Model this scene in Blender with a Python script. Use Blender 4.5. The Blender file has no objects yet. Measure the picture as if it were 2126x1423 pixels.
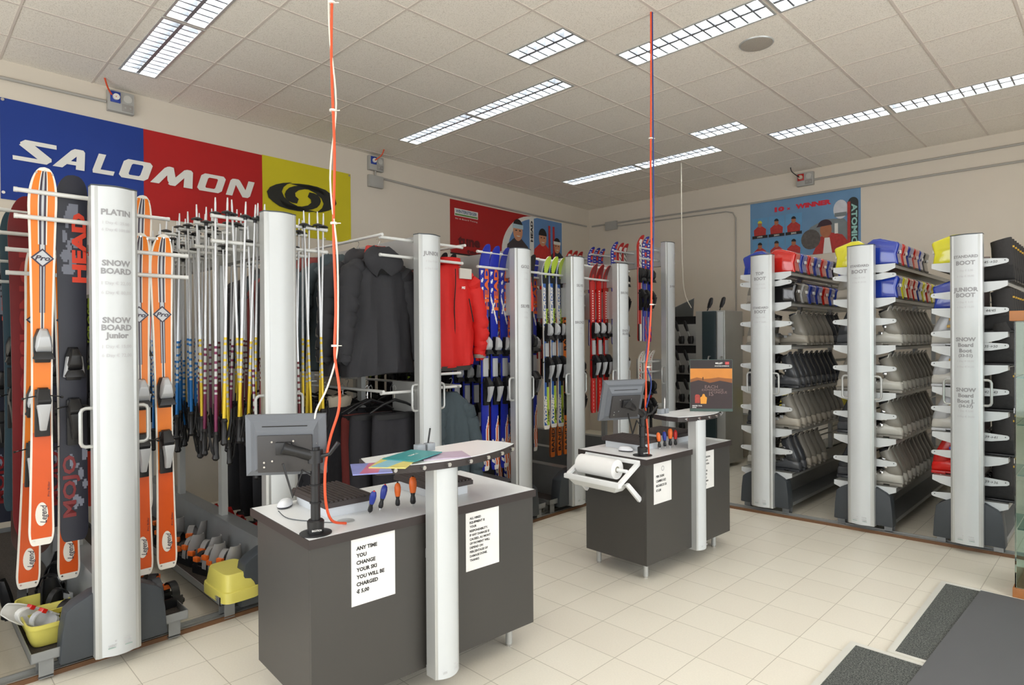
import bpy, bmesh, math, random
from mathutils import Vector, Matrix
random.seed(7)
PI=math.pi; R=math.radians
S=bpy.context.scene; COL=S.collection

# ---------------------------------------------------------------- camera
cam_d=bpy.data.cameras.new('camera'); cam=bpy.data.objects.new('camera',cam_d); COL.objects.link(cam); S.camera=cam
cam_d.sensor_width=36.0; cam_d.lens=1292.5/2126*36; cam_d.clip_start=.05
def cam_axes(yaw,pitch,roll):
    cy,sy,cp,sp,cr,sr=math.cos(yaw),math.sin(yaw),math.cos(pitch),math.sin(pitch),math.cos(roll),math.sin(roll)
    f=Vector((-sy*cp,cy*cp,sp)); r0=Vector((cy,sy,0)); u0=r0.cross(f)
    return cr*r0+sr*u0, -sr*r0+cr*u0, f
_r,_u,_f=cam_axes(R(44.94),R(-.272),R(-.384))
M=Matrix((_r,_u,-_f)).transposed().to_4x4(); M.translation=Vector((0,0,1.55)); cam.matrix_world=M

# ---------------------------------------------------------------- world, daylight, exposure
S.view_settings.view_transform='Standard'; S.view_settings.look='None'; S.view_settings.gamma=1
S.view_settings.use_curve_mapping=False; S.view_settings.exposure=1.2
W=bpy.data.worlds.new('daylight'); S.world=W; W.use_nodes=True
W.node_tree.nodes['Background'].inputs[0].default_value=(.88,.94,1,1); W.node_tree.nodes['Background'].inputs[1].default_value=.8
def window_light(name,loc,rot,sx,sy,power,col=(1,.99,.97)):
    d=bpy.data.lights.new(name,'AREA'); d.shape='RECTANGLE'; d.size=sx; d.size_y=sy; d.energy=power; d.color=col
    o=bpy.data.objects.new(name,d); COL.objects.link(o); o.location=loc; o.rotation_euler=rot; return o
# daylight entering through the two shop windows behind the camera
window_light('daylight_window_one',(2.45,2.6,1.75),(0,R(90),0),2.6,6.4,36)
window_light('daylight_window_two',(-2.0,-2.25,1.75),(R(90),0,0),6.4,2.6,45)
CEIL=3.75

# ---------------------------------------------------------------- materials
def lin(c): 
    return tuple(((v/255)/12.92 if v/255<=.04045 else ((v/255+.055)/1.055)**2.4) for v in c)+(1,)
MATS={}
def mat(name,c,rough=.5,metal=0,noise=.06,scale=8,bump=0,emit=0,coat=0,trans=0,alpha=1):
    if name in MATS: return MATS[name]
    m=bpy.data.materials.new(name); m.use_nodes=True; nt=m.node_tree; b=nt.nodes['Principled BSDF']
    c=lin(c); b.inputs['Roughness'].default_value=rough; b.inputs['Metallic'].default_value=metal
    if coat: b.inputs['Coat Weight'].default_value=coat; b.inputs['Coat Roughness'].default_value=.08
    if trans: b.inputs['Transmission Weight'].default_value=trans; b.inputs['IOR'].default_value=1.45
    tc=nt.nodes.new('ShaderNodeTexCoord'); n=nt.nodes.new('ShaderNodeTexNoise'); n.inputs['Scale'].default_value=scale
    n.inputs['Detail'].default_value=4
    nt.links.new(tc.outputs['Object'],n.inputs['Vector'])
    mx=nt.nodes.new('ShaderNodeMix'); mx.data_type='RGBA'
    mx.inputs[6].default_value=tuple(v*(1-noise) for v in c[:3])+(1,); mx.inputs[7].default_value=tuple(min(1,v*(1+noise)) for v in c[:3])+(1,)
    nt.links.new(n.outputs['Fac'],mx.inputs[0]); nt.links.new(mx.outputs[2],b.inputs['Base Color'])
    if bump:
        bp=nt.nodes.new('ShaderNodeBump'); bp.inputs['Strength'].default_value=bump; bp.inputs['Distance'].default_value=.01
        nt.links.new(n.outputs['Fac'],bp.inputs['Height']); nt.links.new(bp.outputs['Normal'],b.inputs['Normal'])
    if emit: b.inputs['Emission Color'].default_value=c; b.inputs['Emission Strength'].default_value=emit
    MATS[name]=m; return m
def speckle(name,c1,c2,scale,rough=.9,thr=.5,w=.08):
    m=mat(name,c1,rough); nt=m.node_tree; b=nt.nodes['Principled BSDF']
    n=[x for x in nt.nodes if x.type=='TEX_NOISE'][0]; n.inputs['Scale'].default_value=scale; n.inputs['Detail'].default_value=2
    mx=[x for x in nt.nodes if x.type=='MIX'][0]; mx.inputs[6].default_value=lin(c1); mx.inputs[7].default_value=lin(c2)
    r=nt.nodes.new('ShaderNodeMapRange'); r.inputs[1].default_value=thr-w; r.inputs[2].default_value=thr+w
    nt.links.new(n.outputs['Fac'],r.inputs[0]); nt.links.new(r.outputs[0],mx.inputs[0]); return m
WALL=mat('wall_paint',(216,206,190),.85,noise=.02,scale=3)
CEILM=speckle('ceiling_tile',(216,208,194),(240,233,221),170,.9,.42,.05)
GRIDM=mat('ceiling_grid_paint',(214,203,192),.6)
ALU=mat('aluminium',(176,177,174),.42,.55,.03)
ALUL=mat('light_aluminium',(190,192,190),.35,.45,.03)
PAN=mat('white_panel',(206,210,211),.38,0,.015)
GREYT=mat('grey_lettering',(150,150,152),.7)
LGREYT=mat('pale_grey_lettering',(196,196,198),.7)
ROD=mat('white_rod_lacquer',(214,215,212),.35,.1,.03)
CAPM=mat('grey_plastic',(70,76,80),.45)
DPLA=mat('charcoal_plastic',(60,65,70),.5,0,.05,30)
STEEL=mat('galvanised_steel',(146,149,150),.42,.5,.08,12)
DMAT=speckle('rubber_mat',(44,38,34),(66,58,52),220)
CHROME=mat('chrome',(215,215,215),.15,.95)
BLK=mat('black_plastic',(24,24,26),.4)
BLKM=mat('matt_black',(16,16,18),.7)
DGR=mat('counter_laminate',(66,64,61),.45,0,.05,4)
EDGE=mat('counter_edge',(52,44,42),.5)
WTOP=mat('white_laminate',(236,238,238),.3,0,.01)
PAPER=mat('paper',(236,235,232),.7)
INK=mat('black_ink',(40,38,38),.7)
WOOD=mat('oak_wood',(168,110,62),.45,0,.25,14)
WOODD=mat('rail_wood',(112,78,50),.6,0,.25,14)
ORG=mat('orange_lacquer',(236,124,6),.4,0,.04)
ORG2=mat('dark_orange_lacquer',(212,82,8),.4,0,.1)
WHT=mat('white_lacquer',(232,228,218),.35,0,.03)
PURP=mat('dark_purple_lacquer',(52,40,58),.4)
NAVY=mat('navy_lacquer',(30,32,46),.4,0,.1)
GREYP=mat('blotch_grey',(120,124,138),.5)
REDL=mat('red_lacquer',(186,22,16),.3,0,.05,coat=.4)
REDT=mat('vermilion_lettering',(214,62,36),.5)
DRED=mat('dark_red_lacquer',(118,24,28),.35,0,.15)
BLU=mat('blue_lacquer',(30,44,160),.3,0,.06,coat=.4)
LIME=mat('lime_lacquer',(176,200,66),.35,0,.05,coat=.3)
DBLU=mat('dark_blue_lacquer',(30,40,70),.35)
SILV=mat('silver_plastic',(182,184,186),.3,.12)
CREAM=mat('cream_cable',(226,220,205),.5)
OCAB=mat('orange_cable',(226,84,44),.45)
BCAB=mat('blue_cable',(34,58,130),.45)
YEL=mat('yellow_plastic',(220,210,104),.4,0,.03)
SBLUE=mat('socket_blue',(30,60,150),.4)
SBOX=mat('socket_grey',(170,168,162),.5)
PIPE=mat('conduit_grey',(170,166,158),.5)

# ---------------------------------------------------------------- mesh helpers
class MB:
    def __init__(s): s.v=[]; s.f=[]; s.m=[]
    def add(s,vs,fs,m=0):
        o=len(s.v); s.v+= [tuple(p) for p in vs]; s.f+=[tuple(i+o for i in f) for f in fs]; s.m+=[m]*len(fs); return s
    def box(s,c,d,m=0,rot=None):
        x,y,z=d[0]/2,d[1]/2,d[2]/2
        vs=[Vector((a,b,e)) for a in(-x,x) for b in(-y,y) for e in(-z,z)]
        if rot is not None: vs=[rot@p for p in vs]
        vs=[p+Vector(c) for p in vs]
        return s.add(vs,[(0,1,3,2),(4,6,7,5),(0,4,5,1),(2,3,7,6),(0,2,6,4),(1,5,7,3)],m)
    def bb(s,a,b,m=0): return s.box([(a[i]+b[i])/2 for i in range(3)],[abs(b[i]-a[i]) for i in range(3)],m)
    def loft(s,rings,m=0,caps=True,closed=False):
        n=len(rings[0]); vs=[p for r in rings for p in r]; fs=[]
        k=len(rings); 
        for i in range(k if closed else k-1):
            a=i*n; b=((i+1)%k)*n
            fs+=[(a+j,a+(j+1)%n,b+(j+1)%n,b+j) for j in range(n)]
        if caps and not closed: fs+=[tuple(reversed(range(n))),tuple(range((k-1)*n,k*n))]
        return s.add(vs,fs,m)
    def cyl(s,p0,p1,r0,r1=None,n=12,m=0):
        return s.tube([p0,p1],[r0,r0 if r1 is None else r1],n,m)
    def tube(s,pts,r,n=8,m=0,caps=True):
        pts=[Vector(p) for p in pts]; rs=r if isinstance(r,(list,tuple)) else [r]*len(pts); rings=[]
        up=None
        for i,p in enumerate(pts):
            d=(pts[min(i+1,len(pts)-1)]-pts[max(i-1,0)]).normalized()
            if up is None: up=Vector((0,0,1)) if abs(d.z)<.9 else Vector((1,0,0))
            a=d.cross(up).normalized(); b=a.cross(d).normalized(); up=b
            rings.append([p+(a*math.cos(2*PI*j/n)+b*math.sin(2*PI*j/n))*rs[i] for j in range(n)])
        return s.loft(rings,m,caps)
    def prism(s,poly,ax,a,b,m=0):
        "2d polygon extruded along axis ax between a and b; 2d coords are the other two axes in order"
        def P(p,h):
            q=list(p); q.insert(ax,h); return q
        n=len(poly); vs=[P(p,a) for p in poly]+[P(p,b) for p in poly]
        fs=[tuple(range(n)),tuple(range(2*n-1,n-1,-1))]+[(i,(i+1)%n,(i+1)%n+n,i+n) for i in range(n)]
        return s.add(vs,fs,m)
    def lathe(s,prof,c=(0,0,0),n=20,m=0):
        return s.loft([[ (c[0]+r*math.cos(2*PI*j/n),c[1]+r*math.sin(2*PI*j/n),c[2]+z) for j in range(n)] for r,z in prof],m)
    def quad(s,a,b,c,d,m=0): return s.add([a,b,c,d],[(0,1,2,3)],m)
    def mesh(s,name,mats,bevel=0,smooth=False,seg=2,recalc=True):
        me=bpy.data.meshes.new(name); me.from_pydata(s.v,[],s.f)
        for mm in mats: me.materials.append(mm)
        for p,i in zip(me.polygons,s.m): p.material_index=i
        bm=bmesh.new(); bm.from_mesh(me)
        if recalc: bmesh.ops.recalc_face_normals(bm,faces=bm.faces)
        if bevel:
            es=[e for e in bm.edges if len(e.link_faces)==2 and e.calc_face_angle(0)>R(30)]
            bmesh.ops.bevel(bm,geom=es,offset=bevel,segments=seg,affect='EDGES',clamp_overlap=True,profile=.6)
        bm.to_mesh(me); bm.free()
        if smooth or bevel:
            for p in me.polygons: p.use_smooth=True
            me.set_sharp_from_angle(angle=R(40))
        return me
    def build(s,name,mats,parent=None,bevel=0,smooth=False,seg=2,loc=None,recalc=True):
        if not isinstance(mats,(list,tuple)): mats=[mats]
        return link(name,s.mesh(name,mats,bevel,smooth,seg,recalc),parent,loc)
def link(name,me,parent=None,loc=None):
    o=bpy.data.objects.new(name,me); COL.objects.link(o)
    if parent is not None: o.parent=parent
    if loc is not None: o.location=loc
    return o
def tag(o,label=None,cat=None,group=None,kind=None):
    for k,v in (('label',label),('category',cat),('group',group),('kind',kind)):
        if v: o[k]=v
    return o
def thing(name,label,cat,loc=(0,0,0),rot=(0,0,0),group=None):
    o=bpy.data.objects.new(name,None); COL.objects.link(o); o.location=loc; o.rotation_euler=rot; o.empty_display_size=.05
    return tag(o,label,cat,group)
def struct(o): o['kind']='structure'; return o
def copy_tree(o,parent=None):
    c=o.copy(); COL.objects.link(c)
    if parent is not None: c.parent=parent
    for ch in list(o.children): copy_tree(ch,c)
    return c
class Proto:
    "first use hands out the prototype itself, later uses copies of it"
    def __init__(s,fn): s.fn=fn; s.o=None
    def get(s,label,group,loc,rot=(0,0,0),scale=None):
        if s.o is None: s.o=s.fn(); o=s.o
        else: o=copy_tree(s.o)
        o.location=loc; o.rotation_euler=rot
        if scale: o.scale=scale
        else: o.scale=(1,1,1)
        o['label']=label
        if group: o['group']=group
        return o
# ---- lettering
def text_raw(st,bold=.0,shear=0):
    cu=bpy.data.curves.new('lettering','FONT'); cu.body=st; cu.size=1; cu.resolution_u=2; cu.offset=bold; cu.shear=shear
    cu.align_x='CENTER'; ob=bpy.data.objects.new('lettering',cu); COL.objects.link(ob)
    dg=bpy.context.evaluated_depsgraph_get(); me=bpy.data.meshes.new_from_object(ob.evaluated_get(dg))
    bpy.data.objects.remove(ob); bpy.data.curves.remove(cu)
    vs=[v.co.copy() for v in me.vertices]; fs=[tuple(p.vertices) for p in me.polygons]; bpy.data.meshes.remove(me); return vs,fs
TX={}
def lettering(mb,lines,o,Rt,Up,m=0,bold=.02,shear=0,off=.0012):
    "lines: (string, x centre, y centre, cap height, width or None) in the plane o+x*Rt+y*Up"
    o,Rt,Up=Vector(o),Vector(Rt).normalized(),Vector(Up).normalized(); N=Rt.cross(Up)
    for st,xc,yc,h,w in lines:
        k=(st,bold,shear)
        if k not in TX: TX[k]=text_raw(st,bold,shear)
        vs,fs=TX[k]
        x0,x1=min(v.x for v in vs),max(v.x for v in vs); ym=.35; sy=h/.7
        sx=sy if w is None else w/(x1-x0)
        mb.add([o+Rt*(xc+(v.x-(x0+x1)/2)*sx)+Up*(yc+(v.y-ym)*sy)+N*off for v in vs],fs,m)
def letters(name,lines,o,Rt,Up,mt,parent,bold=.02,shear=0,off=.0012):
    mb=MB(); lettering(mb,lines,o,Rt,Up,0,bold,shear,off); return mb.build(name,mt,parent,recalc=False)

# ================================================================ room shell
def wx(y): return -6.21-.047*(y-.6)          # left wall, slightly out of square
def wy(x): return 8.54+.012*(x+.82)          # far wall
XR,YF=2.5,-2.3
mb=MB(); P=[(wx(YF),YF),(wx(8.47),8.47),(wx(8.47)-.2,8.6),(wx(YF)-.2,YF)]
struct(mb.prism(P,2,-.02,4.1).build('wall_left',WALL))
mb=MB(); P=[(-6.58,wy(-6.58)),(XR,wy(XR)),(XR,wy(XR)+.2),(-6.78,wy(-6.58)+.2)]
struct(mb.prism(P,2,-.02,4.1).build('wall_back',WALL))
mb=MB(); mb.bb((XR,YF,0),(XR+.2,8.6,.35)); mb.bb((XR,YF,3.2),(XR+.2,8.6,4.1)); mb.bb((XR,YF,.35),(XR+.2,-.7,3.2)); mb.bb((XR,5.9,.35),(XR+.2,8.6,3.2))
struct(mb.build('wall_right',WALL))
mb=MB(); mb.bb((-6.4,YF-.2,0),(XR,YF,.35)); mb.bb((-6.4,YF-.2,3.2),(XR,YF,4.1)); mb.bb((-6.4,YF-.2,.35),(-5.3,YF,3.2)); mb.bb((1.3,YF-.2,.35),(XR,YF,3.2))
struct(mb.build('wall_front',WALL))
# floor: 28 cm stoneware tiles
fm=bpy.data.materials.new('floor_tiles'); fm.use_nodes=True; nt=fm.node_tree; b=nt.nodes['Principled BSDF']
tc=nt.nodes.new('ShaderNodeTexCoord'); mp=nt.nodes.new('ShaderNodeMapping'); br=nt.nodes.new('ShaderNodeTexBrick')
mp.inputs['Location'].default_value=(1.505,-2.2,0)
nt.links.new(tc.outputs['Object'],mp.inputs['Vector']); nt.links.new(mp.outputs[0],br.inputs['Vector'])
br.offset=0; br.squash=1
for k,v in (('Scale',1),('Mortar Size',.0022),('Mortar Smooth',.3),('Brick Width',.28),('Row Height',.28),('Bias',0)): br.inputs[k].default_value=v
br.inputs['Color1'].default_value=lin((236,230,214)); br.inputs['Color2'].default_value=lin((232,225,209)); br.inputs['Mortar'].default_value=lin((186,178,160))
nz=nt.nodes.new('ShaderNodeTexNoise'); nz.inputs['Scale'].default_value=120; nt.links.new(tc.outputs['Object'],nz.inputs['Vector'])
mx=nt.nodes.new('ShaderNodeMix'); mx.data_type='RGBA'; mx.blend_type='MULTIPLY'; mx.inputs[0].default_value=.12
nt.links.new(br.outputs['Color'],mx.inputs[6]); nt.links.new(nz.outputs['Fac'],mx.inputs[7]); nt.links.new(mx.outputs[2],b.inputs['Base Color'])
b.inputs['Roughness'].default_value=.42
struct(MB().bb((-6.8,YF-.2,-.1),(XR+.2,8.8,0)).build('floor',fm))
# ceiling with openings for the recessed fittings
LIGHTS=[(-5.755,-4.65,1.335,1.585,'nearest the left wall in the bright row at top left'),(-4.605,-3.5,1.335,1.585,'cut by the top edge at top left'),
(-3.4,-2.85,3.385,3.635,'short one alone at the top centre'),(-2.815,-1.72,4.0,4.265,'long bright one beside the round speaker'),(-1.675,-.57,4.0,4.265,'cut by the top edge right of the long bright one'),
(-5.685,-4.6,3.97,4.21,'left half of the pair above the jacket rack'),(-4.56,-3.44,3.97,4.21,'right half of the pair above the jacket rack'),
(-3.365,-2.84,6.09,6.35,'short dim one behind the red hanging cable'),(-2.78,-1.69,6.72,6.99,'left half of the pair above the boot racks'),(-1.64,-.55,6.72,6.99,'right half of the pair above the boot racks'),
(-5.64,-4.49,6.66,6.91,'left half of the farthest pair'),(-4.45,-3.4,6.66,6.91,'right half of the farthest pair')]
OUTSIDE=[(-2.3,-1.2,1.335,1.585),(-1.1,0,1.335,1.585),(.1,1.2,1.335,1.585),(0,1.1,4.0,4.265),(1.2,2.3,4.0,4.265),(0,1.1,6.72,6.99),(-1.1,0,-.8,-.55),(.1,1.2,-.8,-.55)]  # fittings continuing the ceiling rows out of view, added for more top light
LIGHTS+=[l+('beyond the edge of the view behind the camera',) for l in OUTSIDE]
xs=sorted({-6.9,XR+.2}|{l[0] for l in LIGHTS}|{l[1] for l in LIGHTS}); ys=sorted({YF-.2,8.8}|{l[2] for l in LIGHTS}|{l[3] for l in LIGHTS})
mb=MB()
for i in range(len(xs)-1):
    for j in range(len(ys)-1):
        a,c=(xs[i]+xs[i+1])/2,(ys[j]+ys[j+1])/2
        if any(l[0]<a<l[1] and l[2]<c<l[3] for l in LIGHTS): continue
        mb.quad((xs[i],ys[j],CEIL),(xs[i],ys[j+1],CEIL),(xs[i+1],ys[j+1],CEIL),(xs[i+1],ys[j],CEIL))
mb.quad((-6.9,YF-.2,4.1),(XR+.2,YF-.2,4.1),(XR+.2,8.8,4.1),(-6.9,8.8,4.1))
struct(mb.build('ceiling',CEILM,recalc=False))
mb=MB()
def clear(a,b,ax,v):   # split a grid bar where fittings interrupt it
    cuts=[(a,b)]
    for l in LIGHTS:
        lo,hi,p,q=(l[0],l[1],l[2],l[3]) if ax==0 else (l[2],l[3],l[0],l[1])
        if p-.001<v<q+.001:
            cuts=[s for c in cuts for s in ([(c[0],lo),(hi,c[1])] if c[0]<lo and c[1]>hi else [c])]
    return cuts
x=-1.12-9*.5725
for k in range(16):
    xx=-6.27+k*.5725
    if xx<2.4:
        for a,c in clear(YF,8.5,1,xx): mb.bb((xx-.009,a,CEIL-.004),(xx+.009,c,CEIL+.004))
yy=4.27-10*.607
while yy<8.5:
    if yy>YF:
        for a,c in clear(-6.3,2.4,0,yy): mb.bb((a,yy-.007,CEIL-.0035),(c,yy+.007,CEIL+.0035))
    yy+=.607
struct(mb.build('trim_1',GRIDM))
TUBE=mat('fluorescent_tube',(250,250,246),.4,emit=17)
REFL=mat('fitting_reflector',(214,217,220),.25,.25)
LOUV=mat('louvre_metal',(120,124,130),.3,.3)
def ceiling_light(l):
    x0,x1,y0,y1,wh=l; c=((x0+x1)/2,(y0+y1)/2)
    t=thing('ceiling_light','louvred ceiling light, '+wh,'light',(c[0],c[1],CEIL),group='recessed louvre lights in the ceiling')
    a,b=(x1-x0)/2,(y1-y0)/2; e=.012
    mb=MB(); mb.bb((-a-e,-b-e,-.006),(a+e,-b+.004,.002)); mb.bb((-a-e,b-.004,-.006),(a+e,b+e,.002)); mb.bb((-a-e,-b+.004,-.006),(-a+.004,b-.004,.002)); mb.bb((a-.004,-b+.004,-.006),(a+e,b-.004,.002))
    mb.build('frame',ALUL,t)
    h=.1; mb=MB()
    mb.bb((-a,-b,h),(a,b,h+.01)); mb.bb((-a,-b-.002,0),(a,-b,h)); mb.bb((-a,b,0),(a,b+.002,h)); mb.bb((-a-.002,-b,0),(-a,b,h)); mb.bb((a,-b,0),(a+.002,b,h))
    mb.build('reflector',REFL,t)
    mb=MB()
    for s in(-1,1): 
        mb.cyl((-a+.03,s*b*.5,.08),(a-.03,s*b*.5,.08),.013,n=10)
    mb.build('fluorescent_tube',TUBE,t,smooth=True)
    mb=MB(); n=max(4,round(2*a/.088))
    mb.prism([(-.012,.0),(.012,.0),(.003,.058),(-.003,.058)],0,-a+.002,a-.002)
    for i in range(1,n):
        xx=-a+2*a*i/n
        for lo,hi in ((-b+.002,-.004),(.004,b-.002)):
            mb.prism([(xx-.0045,.001),(xx+.0045,.001),(xx+.001,.045),(xx-.001,.045)],1,lo,hi) if False else mb.loft([[(xx-.007,y,.001),(xx+.007,y,.001),(xx+.001,y,.058),(xx-.001,y,.058)] for y in (lo,hi)])
    mb.build('louvre',LOUV,t)
for l in LIGHTS: ceiling_light(l)
# speaker
t=thing('ceiling_speaker','round beige flush ceiling speaker beside the long bright light','speaker',(-1.99,4.6,CEIL))
MB().lathe([(.0,-.008),(.118,-.008),(.123,-.002),(.123,.004),(0,.004)],n=32).build('rim',ALUL,t,smooth=True)
g=speckle('speaker_mesh',(150,142,130),(178,170,158),400)
MB().lathe([(0,-.013),(.05,-.0125),(.112,-.009),(.112,-.007),(0,-.007)],n=32).build('grille',g,t,smooth=True)

# ================================================================ rails on the floor
def rail(name,a,b,label):
    a,b=Vector(a+(0,)),Vector(b+(0,)); d=(b-a); L=d.length
    t=thing(name,label,'rail',a,(0,0,math.atan2(d.y,d.x)))
    MB().bb((0,.0,0),(L,.012,.022)).build('wooden_edge',WOODD,t)
    mb=MB(); mb.bb((0,.012,0),(L,.10,.01)); mb.bb((0,.012,.01),(L,.02,.024)); mb.bb((0,.045,.01),(L,.052,.02)); mb.bb((0,.09,.01),(L,.1,.024)); mb.build('track',ALU,t)
rail('floor_rail',(-3.545,-.6),(-3.615,6.2),'aluminium floor rail with wooden edge under the ski and pole racks')
# far rail: wooden edge must face the aisle (-y side)
rail('floor_rail',(-2.9,5.39),(.6,5.6),'aluminium floor rail with wooden edge under the boot racks')

# ================================================================ racks
def column(t,z0,z1,hw=.095):
    mb=MB()
    a=[(-.055,-hw),(.004,-hw),(.012,-hw+.012),(.014,-hw+.03),(.014,hw-.03),(.012,hw-.012),(.004,hw),(-.055,hw)]
    mb.prism(a,2,z0,z1); mb.build('column',ALUL,t)
    k=hw*.74; arc=[(.0145+.024*(1-(u/k)**2),u) for u in [k*(i/8-1) for i in range(17)]]
    MB().prism([(.0142,-k)]+arc+[(.0142,k)],2,z0+.004,z1-.001).build('front_panel',PAN,t,smooth=True)
    MB().prism([(-.056,-hw-.001),(.006,-hw-.001),(.016,-hw+.02)]+[(x+.002,u) for x,u in arc]+[(.016,hw-.02),(.006,hw+.001),(-.056,hw+.001)],2,z1,z1+.006).build('end_cap',CAPM,t)
def wrap(o):
    for v in o.data.vertices: v.co.x=.0145+.024*(1-(v.co.y/.0703)**2)+.0011
    return o
def col_text(t,lines,zmark=True):
    for s_,z,h,d in lines: wrap(letters('lettering' if d else 'price_lettering',[(s_,0,z,h,None)],(.0385,0,0),(0,1,0),(0,0,1),GREYT if d else LGREYT,t,.04 if d else .02,off=.0006))
def base_mark(t,z):
    letters('base_lettering',[('easystore',.012,z+.022,.012,.07),('WINTERSTEIGER',0,z,.013,.10)],(.036,0,0),(0,1,0),(0,0,1),LGREYT,t,.02,off=.0015)
    MB().bb((.034,-.05,z-.012),(.0368,.05,z-.009)).build('base_line',mat('pale_green',(150,176,168),.6),t)
def handles(t,zc=1.15,hh=.09,hw=.095):
    for s in(-1,1):
        y0,y1=s*(hw-.01),s*(hw+.045); q=.02
        pts=[(-.02,y0,zc+hh),(-.02,y1-s*q,zc+hh),(-.02,y1-s*q*.3,zc+hh-q*.3),(-.02,y1,zc+hh-q),(-.02,y1,zc-hh+q),(-.02,y1-s*q*.3,zc-hh+q*.3),(-.02,y1-s*q,zc-hh),(-.02,y0,zc-hh)]
        MB().tube(pts,.0085,8).build('handle',ALUL,t,smooth=True)
def cover(t,hb=.225,ht=.2,z0=.065):
    p=[(-hb,z0),(-hb+.008,.2),(-ht,.30),(-ht+.03,.325),(-.1,.36),(-.06,.366),(.06,.366),(.1,.36),(ht-.03,.325),(ht,.30),(hb-.008,.2),(hb,z0)]
    MB().prism(p,0,-.14,-.035).build('base_cover',DPLA,t,bevel=.01)
def brackets(t,ys,z1=.1):
    for y in ys:
        mb=MB(); mb.bb((-.16,y-.028,.012),(-.08,y+.028,.016)); mb.bb((-.165,y-.028,.02),(-.15,y+.028,z1)); mb.bb((-.085,y-.028,.024),(-.08,y+.028,z1)); mb.build('rail_bracket',STEEL,t)
def ski_rack(loc,label,rows,top=2.285,texts=(),tray=.33,L=2.62,low=True,rot=0,beams=((2.06,2.29),),hn=True,group='mobile hire racks on the left rail'):
    t=thing('ski_rack',label,'rack',loc,(0,0,R(rot)),group)
    column(t,.06,top); base_mark(t,.115)
    if texts: col_text(t,texts)
    if hn: handles(t)
    cover(t); brackets(t,(-.27,.27))
    w=tray; mb=MB(); zt=.1
    mb.bb((-L,-w,zt),(-.06,w,zt+.004)); mb.bb((-L,-w,zt),(-.06,-w+.004,zt+.045)); mb.bb((-L,w-.004,zt),(-.06,w,zt+.045)); mb.bb((-.064,-w,zt),(-.06,w,zt+.045)); mb.bb((-L,-w,zt),(-L+.004,w,zt+.045))
    mb.build('tray',STEEL,t)
    mb=MB()
    for s in(-1,1): mb.bb((-L+.01,s*.07,zt+.005),(-.15,s*(w-.008),zt+.012))
    mb.build('rubber_mat',DMAT,t)
    MB().prism([(-.065,zt+.005),(-.05,.36),(-.05,.375),(.05,.375),(.05,.36),(.065,zt+.005)],0,-L+.01,-.145).build('floor_beam',STEEL,t)
    for k,(a,b_) in enumerate(beams):
        MB().bb((-L if (k==0 or b_-a<.215 or low is True and b_>1.5) else -.42,-.03,a),(-.056,.03,b_)).build('beam',ALUL,t)
    for x in (-.9,-1.75,-L+.05): MB().bb((x-.03,-.02,.37),(x+.03,.02,beams[0][1]-.01)).build('upright',ALUL,t)
    for side,dx,zz,ln in rows:
        for z in zz:
            y0,y1=side*.025,side*ln
            mb=MB(); mb.cyl((dx,y0,z),(dx,y1,z),.0105,n=10); mb.cyl((dx,y1-side*.012,z),(dx,y1+side*.002,z),.0118,n=10); mb.build('rod',ROD,t,smooth=True)
    return t
H=(2.25,2.13); Lw=(2.01,1.895)
def seq(side,pat,ln=.35,x0=-.15,st=-.3): return [(side,x0+st*i,p,ln) for i,p in enumerate(pat) if p]
ski_rack((-3.45,-.06,0),'hire rack mostly beyond the left edge of the view',seq(1,[H,Lw,H,Lw,H,Lw,H]),beams=((2.06,2.29),(1.82,2.03)))
ski_rack((-3.45,.77,0),'hire rack of orange skis with white column lettered PLATIN and SNOW BOARD',seq(-1,[H,Lw,H,Lw,H,Lw,H],.36)+seq(1,[Lw,H,Lw,H,Lw,H],.37),
  texts=(('PLATIN',2.165,.026,1),('1 Day €  25,00',2.115,.013,0),('6 Day € 100,00',2.082,.013,0),('SNOW',1.925,.026,1),('BOARD',1.887,.026,1),('1 Day € 22,00',1.83,.015,0),('6 Day € 80,00',1.785,.015,0),
  ('SNOW',1.655,.026,1),('BOARD',1.62,.026,1),('Junior',1.583,.026,1),('1 Day € 15,00',1.53,.015,0),('6 Day € 72,00',1.488,.015,0)),beams=((2.06,2.29),(1.8,2.0)))
PZ=(2.247,2.108)
ski_rack((-3.48,1.60,0),'hire rack with plain white column holding rows of ski poles upside down',seq(-1,[PZ]*9,.335,-.12,-.27)+seq(1,[PZ]*5,.36,-.12,-.27))
r3=ski_rack((-3.5,2.69,0),'hire rack with white column lettered JUNIOR holding hanging jackets',[(-1,-.1,H,.34),(1,-.1,H,.39),(-1,-1.6,(2.25,),.34),(1,-1.6,(2.25,),.39),(-1,-.1,(1.19,),.34),(1,-.1,(1.3,1.2),.36),(-1,-1.6,(1.19,),.34)],
  texts=(('JUNIOR',2.155,.026,1),('1 Day € 8,00',2.10,.013,0),('6 Day € 35,00',2.05,.013,0)),beams=((2.06,2.29),(1.03,1.25)))
for s,z,e in ((-1,2.262,.345),(1,2.262,.385),(-1,1.205,.345),(1,1.205,.33)):
    MB().tube([(-.06,s*e,z),(-2.5,s*e,z)],.0105,10).build('hanging_rail',ROD,r3,smooth=True)
ski_rack((-3.52,3.655,0),'hire rack of blue skis with narrow white column lettered GOLD and SILVER',seq(-1,[H,Lw,H,Lw,H,Lw],.36)+seq(1,[H,Lw,H,Lw,H],.36),texts=(('GOLD',2.14,.024,1),('1 Day',2.09,.012,0),('6 Day',2.04,.012,0),('SILVER',1.82,.024,1),('1 Day',1.77,.012,0),('6 Day',1.73,.012,0)),beams=((2.06,2.29),(1.75,2.02)))
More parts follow.
